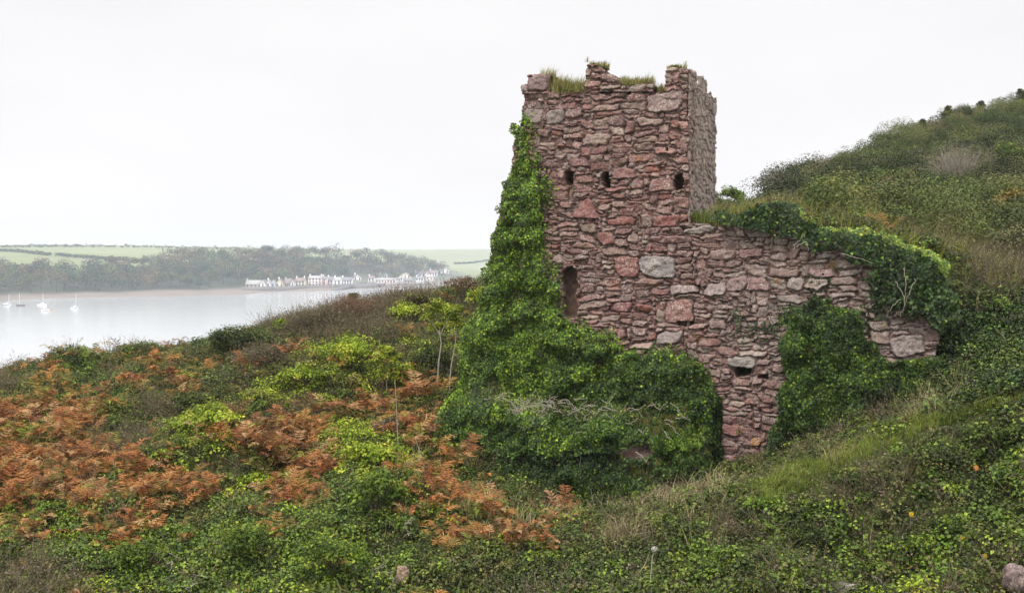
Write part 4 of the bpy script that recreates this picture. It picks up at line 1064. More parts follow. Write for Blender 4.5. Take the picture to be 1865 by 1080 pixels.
face_tufts(bG, [(1110, 1240, 796, OFFP * .8, .17, 80), (1150, 1235, 772, OFFP * .6, .15, 60), (1100, 1190, 872, OFFP + .1, .2, 40)], OL + [((.25, .22, .08), 2)])
n = 900; uu = RNG.uniform(LEDGE_U[0], LEDGE_U[1], n); zz = RNG.uniform(20.2, 20.95, n); C_ = fpos(uu, zz, ivy_off(uu, zz) - .05)
tufts(bG, C_[:520], rad_(520, .14, .32), 15, ST + [((.2, .2, .07), 5)], .010, 1.0, .8); tufts(bG, C_[520:], rad_(380, .1, .2), 12, OL + GR, .012, .9, .8)
tag(bG.build('grass', M_DRY), 'grass tufts in joints and on ledges of the ruin', 'grass', kind='stuff')

# ------------------------------------------------------------------ GROUND COVER
# patches in the photo: type, px, py, rx, ry, strength
PT = []
def pat(t, *rows):
    for r_ in rows: PT.append((t,) + r_ + ((1.0,) if len(r_) == 4 else ()))
pat('br', (620, 735, 60, 26), (480, 795, 75, 42), (565, 815, 42, 52), (762, 770, 52, 60), (760, 870, 42, 40), (855, 940, 44, 46), (930, 968, 42, 34), (110, 835, 130, 55), (45, 900, 70, 60), (240, 925, 85, 40),
    (190, 965, 60, 40), (310, 890, 60, 40), (30, 770, 60, 40, .7), (545, 895, 38, 45), (470, 965, 18, 18), (205, 690, 30, 20, .6), (330, 690, 25, 16, .6), (700, 740, 30, 30, .8), (1010, 925, 22, 14), (1065, 950, 20, 12, .8), (1845, 1000, 26, 34, .5), (600, 1030, 18, 22, .7), (410, 800, 50, 24, .7), (150, 770, 60, 26, .6))
pat('bo', (120, 720, 110, 34, .8), (250, 800, 60, 24, .6), (330, 660, 50, 18, .6), (650, 700, 40, 16, .6), (550, 740, 40, 22, .6), (40, 820, 60, 60, .5))
pat('yg', (600, 1010, 60, 50, .8), (690, 840, 50, 40, .9), (520, 1060, 60, 30, .6), (470, 870, 40, 24, .5), (330, 770, 40, 20, .7), (190, 1010, 40, 30, .5), (110, 950, 40, 30, .6), (700, 690, 60, 36, 1), (650, 960, 50, 40, .7), (640, 640, 85, 34, .9), (560, 690, 60, 25, .9), (480, 708, 32, 14, .9), (380, 760, 56, 30), (620, 778, 38, 22), (665, 828, 60, 34), (85, 935, 38, 30, .8), (300, 830, 30, 14, .8), (375, 850, 26, 14, .7), (270, 1000, 40, 40, .5), (740, 640, 40, 30, .6), (830, 600, 40, 26, .6), (1330, 905, 30, 12, .6), (1700, 1010, 60, 40, .4), (1640, 1050, 60, 40, .4))
pat('mg', (690, 910, 60, 60), (600, 990, 120, 90), (440, 960, 80, 70), (340, 1010, 80, 60, .8), (130, 980, 60, 50, .7), (420, 1060, 120, 40, .7), (560, 1060, 90, 40), (300, 930, 50, 40, .5), (660, 1040, 60, 50, .6), (1700, 980, 110, 90, .9), (1560, 1010, 90, 70, .6), (1320, 1010, 80, 70, .7), (1840, 860, 50, 60, .7))
pat('gb', (570, 570, 90, 36), (660, 590, 60, 28), (490, 650, 60, 26), (300, 735, 50, 22, .8), (230, 795, 50, 22, .8), (540, 735, 30, 20, .7), (60, 1030, 60, 50, .6), (700, 545, 80, 26), (30, 690, 50, 16, .5), (1560, 900, 80, 40, .6), (1650, 840, 70, 30, .8), (1400, 945, 60, 24, .6), (1330, 960, 60, 20, .6), (1840, 480, 70, 60), (1620, 950, 50, 40, .7))
pat('dg', (430, 620, 90, 34), (790, 650, 60, 40), (700, 640, 30, 30, .5), (180, 690, 60, 20, .6), (380, 700, 70, 24, .6), (740, 970, 60, 60, .6), (900, 1040, 140, 60, .7), (1100, 1020, 120, 50, .5), (1450, 1000, 120, 80, .6), (1500, 900, 100, 40, .5), (1700, 880, 110, 50, .6), (1780, 650, 110, 70, 1), (1850, 700, 60, 40, .5))
pat('gr', (1480, 850, 60, 20, .8), (1560, 815, 60, 16, .8), (1660, 780, 60, 14, .7), (1380, 895, 50, 16, .5), (830, 715, 14, 26, 1))
pat('st', (1200, 890, 24, 20, .5), (1310, 885, 36, 20, .6), (1150, 940, 44, 16, .3), (1000, 940, 36, 12, .35), (1260, 925, 50, 12, .3), (1720, 745, 40, 12, .4), (1690, 735, 12, 18, .6), (1800, 735, 50, 12, .3), (1090, 960, 60, 14, .5))
TYPES = ['br', 'bo', 'yg', 'mg', 'gb', 'dg', 'gr', 'st', 'ol', 'rb']
PATH = [(1340, 905), (1380, 874), (1430, 838), (1560, 796), (1690, 744), (1740, 732), (1865, 704), (1900, 700), (1900, 722), (1865, 726), (1770, 750), (1660, 800), (1556, 846), (1478, 884), (1400, 912)]

def weights(px, py, Y):
    W = {t: np.zeros(px.shape) for t in TYPES}
    nz = fbm(px / 55, py / 38, 121); nz2 = fbm(px / 30, py / 22, 127)
    left = px < 860
    upper = sstep(800, 690, py) * left
    W['ol'] += np.where(left, 0.30 + 0.3 * upper, 0.25)
    W['dg'] += np.where(left, 0.12 + 0.1 * upper, 0.4)
    W['gb'] += np.where(left, 0.06 + 0.05 * upper, 0.14)
    W['mg'] += np.where(left, 0.08, 0.16)
    W['br'] += np.where(left, 0.05, 0.006)
    W['bo'] += np.where(left, 0.10, 0.01)
    W['st'] += np.where(left, 0.015, 0.03)
    for (t, x, y, rx, ry, s) in PT:
        W[t] += (0.92 if t in ('br', 'bo') else 3.2 if t == 'yg' else 2.6) * s * np.exp(-1.1 * (((px - x + (nz - .5) * 60) / (rx * 1.0)) ** 2 + ((py - y + (nz2 - .5) * 40) / (ry * 1.0)) ** 2) ** 1.4)
    pm = inpoly(px, py, PATH)
    for t in TYPES:
        W[t] = np.where(pm, W[t] * 0.03, W[t])
    W['gr'] += pm * 1.5; W['st'] += pm * 0.12
    back = Y > 33
    return W

def scatter(x0, x1, y0, y1, sp):
    xs = np.arange(x0, x1, sp); ys = np.arange(y0, y1, sp); X, Y = np.meshgrid(xs, ys)
    X = (X + RNG.uniform(-.5, .5, X.shape) * sp).ravel(); Y = (Y + RNG.uniform(-.5, .5, Y.shape) * sp).ravel()
    return np.stack([X, Y, Hq(X, Y)], -1)
def du_dn(C):
    r = C[:, :2] - CC; return r @ UU, -(r @ NN)

G = scatter(-24, 26, 11.0, 44.0, 0.275)
px_, py_ = proj(G + np.array([0, 0, .3])); du, dn = du_dn(G)
k = (px_ > -260) & (px_ < 2130) & (py_ < 1250)
k &= ~((du > -5.0) & (du < 0.3) & (dn > -0.15) & (dn < 4.6))                # not inside the tower
k &= ~((du > -4.6) & (du < 0.5) & (dn > -1.5) & (dn < 0.2))                  # nor the plinth
k &= ~((du > 0) & (du < 5.4) & (dn > -0.25) & (dn < 1.2))                    # nor the wall
k &= ~((dn > 0.8) & (du > -1) & (G[:, 1] > 34))                             # right hill handled below
G = G[k]; px_ = px_[k]; py_ = py_[k]
W = weights(px_, py_, G[:, 1]); WW = np.stack([W[t] for t in TYPES], -1)
WW = WW ** 1.25; WW /= WW.sum(-1, keepdims=True)
ty = (WW.cumsum(-1) > RNG.random((len(G), 1))).argmax(-1)
near = np.clip((30 - G[:, 1]) / 12, 0, 1)
def sel(t): return G[ty == TYPES.index(t)]
def rad(c, lo, hi): return lo + (hi - lo) * RNG.random(len(c))
bra = Buf(); und = Buf(); gra = Buf(); twg = Buf(); ivg = Buf()
ul = scatter(-22, 1.5, 17, 36, 0.21); a, b_ = proj(ul); du2, dn2 = du_dn(ul); ul = ul[(a > -260) & (a < 900) & ~((dn2 > -1.9) & (du2 > -4.8))]; su = fbm(ul[:, 0] * .5, ul[:, 1] * .5, 191)
clumps(und, ul[su < .5], rad(ul[su < .5], .15, .36), 55, .045, OL, .8, 4, mixl=.85); clumps(ivg, ul[su >= .5], rad(ul[su >= .5], .15, .36), 55, .05, MG, .8, 4, mixl=.85)
nb = scatter(-14, 16, 11, 22.5, 0.17); a, b_ = proj(nb + [0, 0, .15]); du2, dn2 = du_dn(nb)
W2 = weights(a, b_, nb[:, 1]); kk = (a > -200) & (a < 2080) & (b_ < 1200) & ~inpoly(a, b_, PATH) & (W2['br'] < .45) & ~((dn2 > -1.9) & (du2 > -4.8) & (du2 < .7)) & (dn2 < -.1)
nb = nb[kk]; a = a[kk]; b_ = b_[kk]; sn = fbm(a / 60, b_ / 40, 161) + (RNG.random(len(nb)) - .5) * .25
for s_, pal_, sz_ in ((sn < .40, DG, .048), ((sn >= .40) & (sn < .50), OL, .035), ((sn >= .5) & (sn < .58), GB + [((.09, .1, .04), 4)], .034), (sn >= .58, MG, .062)):
    q = nb[s_]; clumps(ivg, q, rad(q, .12, .34), 55, sz_, pal_, .8, 4, aspect=.85)
nb = scatter(6.5, 13.5, 18, 26, 0.15); a, b_ = proj(nb + [0, 0, .15]); du2, dn2 = du_dn(nb)
nb = nb[(a > 1680) & (a < 2080) & (b_ > 520) & (b_ < 745) & ~inpoly(a, b_, PATH) & ~((du2 < 4.9) & (dn2 > -.3) & (dn2 < 1.2))]
sn = fbm(nb[:, 0] * 1.2, nb[:, 1] * 1.2, 171); clumps(ivg, nb[sn < .5], rad(nb[sn < .5], .15, .42), 80, .055, IVD, .9, 4, aspect=.9); clumps(ivg, nb[sn >= .5], rad(nb[sn >= .5], .15, .42), 80, .055, IV, .9, 4, aspect=.9)
nb = scatter(-14, 16, 11, 22.5, 0.45); a, b_ = proj(nb); nb = nb[(a > -200) & (a < 2080) & ~inpoly(a, b_, PATH)]; q = nb; twigs(twg, q, rad(q, .3, .6), 7, ST + GB, .009)
c = sel('br'); pk_ = RNG.random(len(c)); bz = c + np.array([0, 0, 1]) * (0.25 * RNG.random((len(c), 1)) ** 2)
ds_ = np.clip((c[:, 1] - 9) / 14, .45, 1)
fronds(bra, bz[pk_ < .72], rad(bz[pk_ < .72], .3, .62) * ds_[pk_ < .72], 8, BR); fronds(bra, c[pk_ > .66], rad(c[pk_ > .66], .3, .6), 6, BO + [((.2, .24, .04), 3)])
clumps(und, c[::3], rad(c[::3], .2, .4), 100, .055, MG + YG, .9, 4); clumps(und, c[1::3], rad(c[1::3], .2, .35), 80, .045, OL, .8, 4); 
c = sel('bo'); fronds(bra, c, rad(c, .28, .5), 6, BO); tufts(gra, c[::2], .35, 8, BO, .014)
c = sel('yg'); clumps(und, c, rad(c, .22, .5), 120, .06, YG, .8, 5)
c = sel('mg'); clumps(ivg, c, rad(c, .2, .55), 120, .055, MG, .8, 5, aspect=.9)
c = sel('dg'); clumps(ivg, c, rad(c, .2, .55), 125, .05, DG, .8, 5, aspect=.85)
c = sel('ol'); clumps(und, c, rad(c, .18, .42), 110, .045, OL, .8, 5); tufts(gra, c[::2], .3, 10, OL, .014)
c = sel('gb'); clumps(und, c, rad(c, .2, .4), 55, .045, GB, .8, 4); twigs(twg, c, rad(c, .4, .75), 30, GB, .012, 2, GB, .04)
c = sel('gr'); tufts(gra, c, rad(c, .14, .3), 26, GR, .016, .8, .6)
c2 = scatter(-2, 16, 15, 26, 0.12); a, b_ = proj(c2 + [0, 0, .06]); du2, dn2 = du_dn(c2)
c2 = c2[inpoly(a, b_, PATH) & ~((du2 < 5.4) & (dn2 > -.2))]; tufts(gra, c2, rad(c2, .14, .3), 26, [((0.17, 0.24, 0.03), 5), ((0.23, 0.29, 0.05), 4), ((0.08, 0.11, 0.025), 3), ((0.30, 0.26, 0.11), 2), ((.2, .15, .08), 1)], .014, 1.1, .7); clumps(und, c2[::16], rad(c2[::16], .06, .16), 40, .04, OL + MG, .6, 3)
c = sel('st'); tufts(gra, c, rad(c, .35, .7), 26, ST, .012, .9, .5)
tag(bra.build('bracken', M_DRY), 'russet and tan dead bracken spread over the left slope', 'bracken', kind='stuff')
tag(und.build('undergrowth', M_LEAF), 'mixed olive and green undergrowth covering the slope', 'undergrowth', kind='stuff')
tag(ivg.build('ground_ivy', M_IVY), 'ground ivy and bramble leaves carpeting the near bank', 'ground cover', kind='stuff')
tag(gra.build('grass', M_DRY), 'rough grass along the sloping path and straw tufts', 'grass', kind='stuff')
tag(twg.build('twig_scrub', M_DRY), 'brown twiggy scrub tangled in the undergrowth', 'scrub', kind='stuff')

# ---- right hill scrub
S = scatter(2, 75, 28, 112, 0.95)
du, dn = du_dn(S); px_, py_ = proj(S + [0, 0, .8])
k = (dn > 3.0) & (du > -4.0) & ~((du < 0.6) & (dn < 5.2)) & (px_ > 1150) & (px_ < 2150) & (RNG.random(len(S)) < 0.85)
S = S[k]; px_ = px_[k]; py_ = py_[k]
hb = Buf()
nz = fbm(px_ / 45, py_ / 30, 131) + (RNG.random(len(S)) - .5) * 0.3
low = py_ > 395 + (px_ - 1400) * 0.05
hillpal = [(nz < .36, DG), ((nz >= .36) & (nz < .47), OL), ((nz >= .47) & (nz < .55), [((.17, .165, .04), 3), ((.22, .20, .05), 3), ((.10, .11, .03), 3)]), ((nz >= .55) & (nz < .64), RB + [((.19, .15, .06), 5)]), (nz >= .64, GB + [((.17, .16, .055), 5)])]
H1 = [((.075, .10, .026), 3), ((.05, .07, .018), 3), ((.105, .135, .032), 2)]; H2 = [((.115, .14, .036), 3), ((.09, .112, .03), 3), ((.15, .165, .042), 2)]; H3 = [((.145, .13, .055), 3), ((.115, .118, .045), 3), ((.16, .145, .06), 1)]
H4 = [((.21, .23, .045), 3), ((.17, .20, .038), 3), ((.26, .24, .07), 2)]
hillpal = [(s, p_) for (s, _), p_ in zip(hillpal, (H1, H1, H2, H3, H2))]
for s, pal in hillpal:
    q = S[s]; dist = q[:, 1]
    R_ = np.where(low[s], .35 + .5 * RNG.random(len(q)) ** 2, .55 + 1.0 * RNG.random(len(q)) ** 2.5)
    R_ = R_ * np.clip((px_[s] - 1240) / 260, .4, 1)
    for a_, b2, k_, z_ in ((0, .5, 260, .05), (.5, .75, 420, .06), (.75, 1.1, 760, .07), (1.1, 2, 1300, .08)):
        m_ = (R_ >= a_) & (R_ < b2)
        clumps(hb, q[m_] + np.array([0, 0, .05]), R_[m_], k_, z_, pal, .95, 7, mixl=.9)
nb_ = 62; bx_ = RNG.uniform(1400, 1880, nb_); by_ = 352 - (bx_ - 1400) * .13 + RNG.normal(size=nb_) * 26
bc_ = np.array([ground_hit(a, b_, 38, 100) for a, b_ in zip(bx_, by_)])
for s_, p_ in ((slice(0, 40), [((.04, .052, .016), 3), ((.03, .04, .013), 3), ((.065, .08, .024), 2)]), (slice(40, 52), H2), (slice(52, 62), H3 + GB)):
    clumps(hb, bc_[s_] + np.array([0, 0, .25]), rad(bc_[s_], .9, 1.9), 1500, .085, p_, .85, 10, mixl=.9)
q = scatter(2, 75, 28, 112, .55); du, dn = du_dn(q); a, b_ = proj(q)
q = q[(dn > 3.0) & (du > -4.0) & ~((du < 0.6) & (dn < 5.2)) & (a > 1150) & (a < 2100)]; nq_ = fbm(q[:, 0] * .25, q[:, 1] * .25, 181)
lw = q[:, 1] < 38
for m_, pal in ((lw, H4), (~lw & (nq_ < .5), H1 + H2), (~lw & (nq_ >= .5), H2 + H3)):
    clumps(hb, q[m_], rad(q[m_], .22, .42), 110, .055, pal, .9, 4, mixl=.9)
tag(hb.build('hill_scrub', M_LEAF), 'dense olive and brown scrub covering the hill on the right', 'scrub', kind='stuff')
hg = Buf(); q = scatter(4, 40, 24, 46, .38); du, dn = du_dn(q); q = q[(dn > 1.3) & (du > .2)]
tufts(hg, q, rad(q, .25, .55), 16, [((.28, .30, .055), 3), ((.21, .26, .045), 4), ((.36, .32, .11), 2)], .02, .8)
tag(hg.build('rough_grass', M_DRY), 'rough olive grass on the slope behind the wall', 'grass', kind='stuff')

# ------------------------------------------------------------------ SHRUBS AND SAPLINGS one by one
def shrub(px, py, rx, ry, pal, label, kind='leafy', size=.07, dens=1.0, name='shrub', cat='shrub', group=None):
    g = ground_hit(px, min(py + ry * 0.9, 1078)); d = g[1]
    top = P(px, py - ry, d); R = rx * d / FPX
    if d > 48 and py > 340: g = P(px, py + ry, 36.0); d = 36.0; g[2] = Hq(g[0], 36.0); top = P(px, py - ry, d); R = rx * d / FPX
    hgt = max(top[2] - g[2], 0.3)
    g = np.array([top[0], g[1] , Hq(top[0], g[1])]); hgt = min(hgt, max(.5, 3.0 * R))
    root = empty(name, tuple(g), label, cat, group)
    bf = Buf(); c = g + [0, 0, hgt * .25]
    fl = hgt * .75 / R
    if kind == 'twig':
        n = int(260 * dens)
        for _ in range(6):
            cc = c + np.array([RNG.normal() * R * .45, RNG.normal() * R * .3, 0])
            twigs(bf, cc[None], hgt * .8, n // 4, pal, .014, 3, pal, .05)
    else:
        m = max(3, int(7 * dens)); o = rsph(m) * np.array([.55, .4, .28]); o[:, 2] = np.abs(o[:, 2])
        cc = c + o * np.array([R, R, hgt])
        kk = int(min(900, 30 + 2.0 * (R * hgt) / (size * size * .5) * 1.6 / m * 1.5))
        clumps(bf, cc, R * .62 * (0.75 + .5 * RNG.random(m)), kk, size, pal, min(1.1, fl * .9), 5, mixl=.85)
    bf.build('foliage', M_LEAF, root, tuple(g))
    sb = Buf()
    for _ in range(5):
        e = g + np.array([RNG.normal() * R * .45, RNG.normal() * R * .3, hgt * (.4 + .3 * RNG.random())])
        sb.tube([g - [0, 0, .1], g * .5 + e * .5 + rsph(1)[0] * .08, e], .018, .006, (.3, .26, .2), 4)
    sb.build('stem', M_STEM, root, tuple(g))
    return root
GL = 'shrubs on the left slope'
shrub(735, 568, 32, 24, YG, 'rounded yellow-green bush on the ridge in front of brown scrub', group=GL)
shrub(642, 638, 62, 36, YG, 'spreading bright green shrub, broadest one below the brown thicket', group=GL)
shrub(726, 688, 50, 40, YG, 'bright green shrub with pale thin stems left of the dark hollow', group=GL)
shrub(556, 684, 52, 24, YG, 'low lime green shrub left of the broadest bright shrub', group=GL)
shrub(511, 592, 15, 22, YG, 'narrow lime green bush poking out of dark skyline thicket', group=GL)
shrub(380, 757, 54, 30, YG, 'lime green shrub in mid slope ringed by dark scrub and bracken', group=GL)
shrub(622, 778, 36, 22, YG, 'small lime shrub between two patches of russet bracken', group=GL)
shrub(662, 826, 52, 34, YG, 'light green shrub just above the dense ivy mound', group=GL)
shrub(692, 892, 56, 54, MG, 'dense mid green ivy mound beside the russet bracken at the tower foot', group=GL)
shrub(85, 938, 34, 32, MG, 'fresh green bush in the bracken near the lower left corner', group=GL)
shrub(296, 832, 28, 14, YG, 'little lime patch of leaves above a broad bracken bed', group=GL)
shrub(426, 657, 13, 11, YG, 'tiny bright green bush alone under the dark skyline thicket', group=GL)
shrub(430, 616, 70, 32, DG, 'dark olive thicket on the skyline above the water', size=.06, dens=1.4, group=GL)
shrub(345, 738, 44, 24, DG, 'dark grey-green scrub bush just left of mid-slope lime shrub', size=.06, group=GL)
shrub(235, 792, 44, 22, DG, 'low dark bush surrounded by orange bracken', size=.06, group=GL)
shrub(640, 695, 24, 18, OL, 'olive bush behind the reddest patch of bracken', size=.06, group=GL)
shrub(705, 775, 26, 30, GB, 'grey brown bush left of bracken by the tower foot', size=.05, group=GL)
shrub(575, 583, 62, 28, GB, 'grey brown leafless thicket on the ridge', 'twig', dens=2.2, group=GL)
shrub(662, 566, 60, 28, RB, 'reddish brown leafless thicket right of the grey brown one', 'twig', dens=2.2, group=GL)
shrub(490, 650, 50, 26, GB, 'brown twiggy bush below the skyline thickets', 'twig', dens=1.8, group=GL)
shrub(645, 533, 14, 14, OL, 'small windswept bush leaning on the ridge in front of slipway', size=.06, group=GL)
shrub(790, 655, 50, 38, DG, 'dark bush behind the two pale trunks', size=.06, dens=1.3, group=GL)
shrub(770, 545, 46, 22, OL, 'olive green bush on the ridge below the village', size=.07, group=GL)
shrub(845, 520, 34, 26, RB, 'rust tinged bush on the ridge close to the tower', size=.07, group=GL)
shrub(875, 535, 24, 36, YG, 'tall yellow-green bush against the left edge of the tower ivy', size=.07, group=GL)
GK = 'brambles on the near right bank'
shrub(1560, 872, 55, 24, DG, 'dark bramble on the crest of the bank below the grassy strip', size=.05, dens=1.4, name='bramble', cat='bramble', group=GK)
shrub(1690, 832, 60, 28, DG, 'dark bramble higher on the bank crest, left of orange bloom', size=.05, dens=1.4, name='bramble', cat='bramble', group=GK)
shrub(1822, 790, 55, 32, DG, 'bramble topping the bank at the right frame edge', size=.05, dens=1.4, name='bramble', cat='bramble', group=GK)
shrub(1842, 870, 36, 44, MG, 'bright green bramble at the right frame edge below orange bloom', size=.05, dens=1.3, name='bramble', cat='bramble', group=GK)
shrub(1690, 1000, 70, 36, MG, 'bright green bramble among the yellow flowers', size=.05, dens=1.4, name='bramble', cat='bramble', group=GK)
shrub(1390, 925, 40, 16, MG, 'small light green bramble at the low left end of bank crest', size=.05, dens=1.2, name='bramble', cat='bramble', group=GK)
shrub(1470, 985, 70, 40, DG, 'dark rounded bramble in the middle of the near bank', size=.05, dens=1.4, name='bramble', cat='bramble', group=GK)
shrub(1310, 1020, 60, 34, MG, 'leafy bramble right of the tall dead stalk', size=.05, dens=1.4, name='bramble', cat='bramble', group=GK)
GL2 = GL
shrub(600, 1010, 80, 52, MG, 'big leafy green mass sprawling below the ivy mound', size=.055, dens=1.6, group=GL2)
shrub(700, 835, 46, 34, YG, 'bright green bush crowning the ivy mound', size=.06, dens=1.3, group=GL2)
shrub(430, 985, 62, 46, MG, 'dark leaved green bush in front of the bracken beds', size=.055, dens=1.4, group=GL2)
shrub(465, 875, 36, 22, YG, 'small light green bush inside the russet bracken', size=.06, dens=1.2, group=GL2)
shrub(255, 1010, 56, 36, MG, 'green bush at the bottom left below the lowest bracken', size=.055, dens=1.3, group=GL2)
shrub(330, 775, 34, 20, YG, 'light green bush touching the left end of the mid-slope lime shrub', size=.06, dens=1.2, group=GL2)
GH = 'shrubs on the right hill'
shrub(1332, 360, 32, 26, MG, 'rounded green bush just behind the right edge of the tower', size=.08, group=GH)
shrub(1612, 330, 62, 36, DG, 'big dark green bush at the middle of the right hill', size=.13, dens=1.4, group=GH)
shrub(1500, 350, 50, 26, OL, 'grey olive bush left of the big dark bush on the hill', size=.13, group=GH)
shrub(1752, 305, 40, 44, [((.3, .27, .22), 3), ((.22, .19, .15), 3)], 'pale grey leafless shrub high on the right hill', 'twig', dens=1.3, group=GH)
shrub(1836, 285, 34, 36, MG, 'fresh green bush at the right edge of the hill', size=.12, group=GH)
shrub(1835, 365, 30, 38, [((.4, .3, .06), 3), ((.3, .2, .06), 3), ((.18, .17, .05), 3)], 'yellow ochre bush at the right edge above the rough grass', size=.1, group=GH)
shrub(1640, 395, 40, 22, MG, 'green bush in the rough grass above the ivy crest', size=.09, group=GH)
shrub(1752, 385, 36, 20, MG, 'darker green bush in the rough grass left of the ochre bush', size=.09, group=GH)
shrub(1790, 440, 40, 20, GR, 'grass green low bush on the slope right of the wall top', size=.09, group=GH)
shrub(1680, 300, 36, 22, OL, 'olive bush high between the dark bush and pale leafless shrub', size=.13, group=GH)

def conifer(px, py, h_px, label):
    Ys = np.arange(45, 120, .5); pr = P(np.full(Ys.shape, float(px)), np.full(Ys.shape, HOR), Ys); zz_ = Hq(pr[:, 0], pr[:, 1]); iy_ = int(np.argmax((zz_ - 24) / Ys)); g = np.array([pr[iy_, 0], Ys[iy_] - 1.0, zz_[iy_]]); d = g[1]; py = HOR - (zz_[iy_] - 24) / Ys[iy_] * FPX; top = P(px, py - h_px, d); g = np.array([top[0], d, Hq(top[0], d)]); hgt = max(1.2, top[2] - g[2])
    root = empty('pine_tree', tuple(g), label, 'tree', 'small pines on the hill skyline')
    bf = Buf()
    for j in range(7):
        f = j / 6; z = hgt * (.25 + .72 * f); r_ = hgt * .34 * (1 - f * .8)
        c = g + np.array([0, 0, z]) + rsph(4) * np.array([r_, r_, .1])
        clumps(bf, c, r_ * .7 + .12, 46, .15, DG + OL, .6, 3, aspect=.4)
    bf.build('crown', M_LEAF, root, tuple(g))
    tb = Buf(); tb.tube([g - [0, 0, .2], g + [0, 0, hgt * .9]], .09, .03, (.15, .11, .08)); tb.build('trunk', M_BARK, root, tuple(g))
conifer(1680, 225, 18, 'small pine on the hill skyline, lowest of the four')
conifer(1727, 212, 26, 'bushy pine on the hill skyline, second from the left')
conifer(1787, 200, 24, 'pine on the hill skyline between the bushy pine and frame edge')
conifer(1860, 180, 26, 'topmost pine on hill skyline at the right frame edge')

def sapling(pts, label, crown=None, r=.022, group='pale saplings near the tower'):
    x0, y0 = pts[0]; g = ground_hit(x0, y0); d = g[1] - 0.3
    q = np.array([P(x, y, d) for x, y in pts])
    root = empty('sapling', tuple(q[0]), label, 'sapling', group)
    tb = Buf(); tb.tube(np.vstack([q[0] - [0, 0, .3], q]), r, r * .6, (.4, .36, .3))
    for s in ((-1, 1) if crown else ()):
        e = q[-1] + np.array([s * .25, .1, .3]); tb.tube([q[-2] * .4 + q[-1] * .6, q[-1] * .5 + e * .5 + [s * .05, 0, 0], e], r * .6, r * .25, (.5, .45, .37), 4)
    tb.build('trunk', M_BARK, root, tuple(q[0]))
    if crown:
        bf = Buf(); m = 9; c = q[-1] + rsph(m) * crown * .8 + [0, 0, crown * .35]
        clumps(bf, c, crown * .6, 220, .06, YG, .8, 4); bf.build('crown', M_LEAF, root, tuple(q[0]))
sapling([(797, 702), (799, 660), (804, 625), (800, 600)], 'thicker pale sapling trunk in front of dark hollow', .5, .028)
sapling([(819, 700), (822, 665), (829, 630), (832, 600)], 'thin pale sapling trunk nearest the tower ivy', .42)
sapling([(705, 722), (704, 690), (706, 660)], 'thin stemmed sapling under the bright green shrub', .3, .012)
sapling([(727, 838), (724, 790), (722, 740), (719, 692)], 'tall bare pale stem rising through russet bracken', None, .011)
sapling([(782, 880), (772, 845), (762, 815), (757, 800)], 'leaning pale bare stem in bracken at the tower foot', None, .010)

# dead stalk with a white seed head
g = ground_hit(1184, 1068); d = g[1] - .2
q = np.array([P(x, y, d) for x, y in ((1183, 1075), (1186, 1040), (1188, 1015), (1192, 1000))])
root = empty('dead_stalk', tuple(q[0]), 'tall dead stalk with a white head on the near bank', 'plant')
tb = Buf(); tb.tube(q, .009, .006, (.5, .46, .4)); tb.build('stem', M_BARK, root, tuple(q[0]))
bf = Buf(); n = 90; dd = rsph(n); bf.leaves(q[-1] + dd * np.array([.045, .035, .035]), dd, rsph(n), .035, .03, np.tile(np.array([[.5, .49, .44]]), (n, 1)) * (.85 + .25 * RNG.random((n, 1)))); bf.build('seed_head', M_DRY, root, tuple(q[0]))

# pale dead branches lying in the near scrub
def branch(pl, label, r=.014, lift=.25):
    g = ground_hit(*pl[0]); d = g[1] - lift
    q = np.array([P(x, y, d - .1 * i) for i, (x, y) in enumerate(pl)])
    s = np.linspace(0, len(q) - 1, 4 * len(q)); q2 = np.stack([np.interp(s, np.arange(len(q)), q[:, k_]) for k_ in range(3)], -1) + RNG.normal(size=(len(s), 3)) * .012
    tb = Buf(); tb.tube(q2, r, r * .5, (.5, .45, .38))
    for _ in range(3):
        i = RNG.integers(3, len(q2) - 1); tb.tube([q2[i], q2[i] + rsph(1)[0] * .12 + [0, -.05, .05], q2[i] + rsph(1)[0] * .2 + [0, -.06, .12]], r * .5, r * .2, (.5, .45, .38), 4)
    tag(tb.build('dead_branch', M_BARK, None, tuple(q[0])), label, 'branch', 'pale dead branches')
branch([(672, 1052), (690, 1035), (702, 1022), (696, 1010)], 'forked bare branch left of the brown rock at bottom')
branch([(742, 1010), (734, 1030), (748, 1045), (738, 1068)], 'twisted bare twig curling round the brown rock')
branch([(705, 1075), (716, 1060), (712, 1040)], 'bare stub standing between forked branch and the brown rock')
branch([(745, 975), (738, 955), (746, 945)], 'short forked twig at the foot of the ivy mound')
branch([(296, 1030), (312, 1022), (308, 1050)], 'whitish dead twigs in the ivy at the lower left')
branch([(335, 1072), (350, 1068), (362, 1058)], 'curved pale twig at bottom edge, lower left')
branch([(1250, 1040), (1258, 1052), (1262, 1062)], 'short pale twig right of the tall dead stalk')
branch([(1590, 1050), (1610, 1062), (1620, 1078)], 'pale twig beside the grey rock at the bottom edge')
branch([(1640, 975), (1652, 995), (1648, 1010), (1640, 1022)], 'brown crooked branch in the right bank')

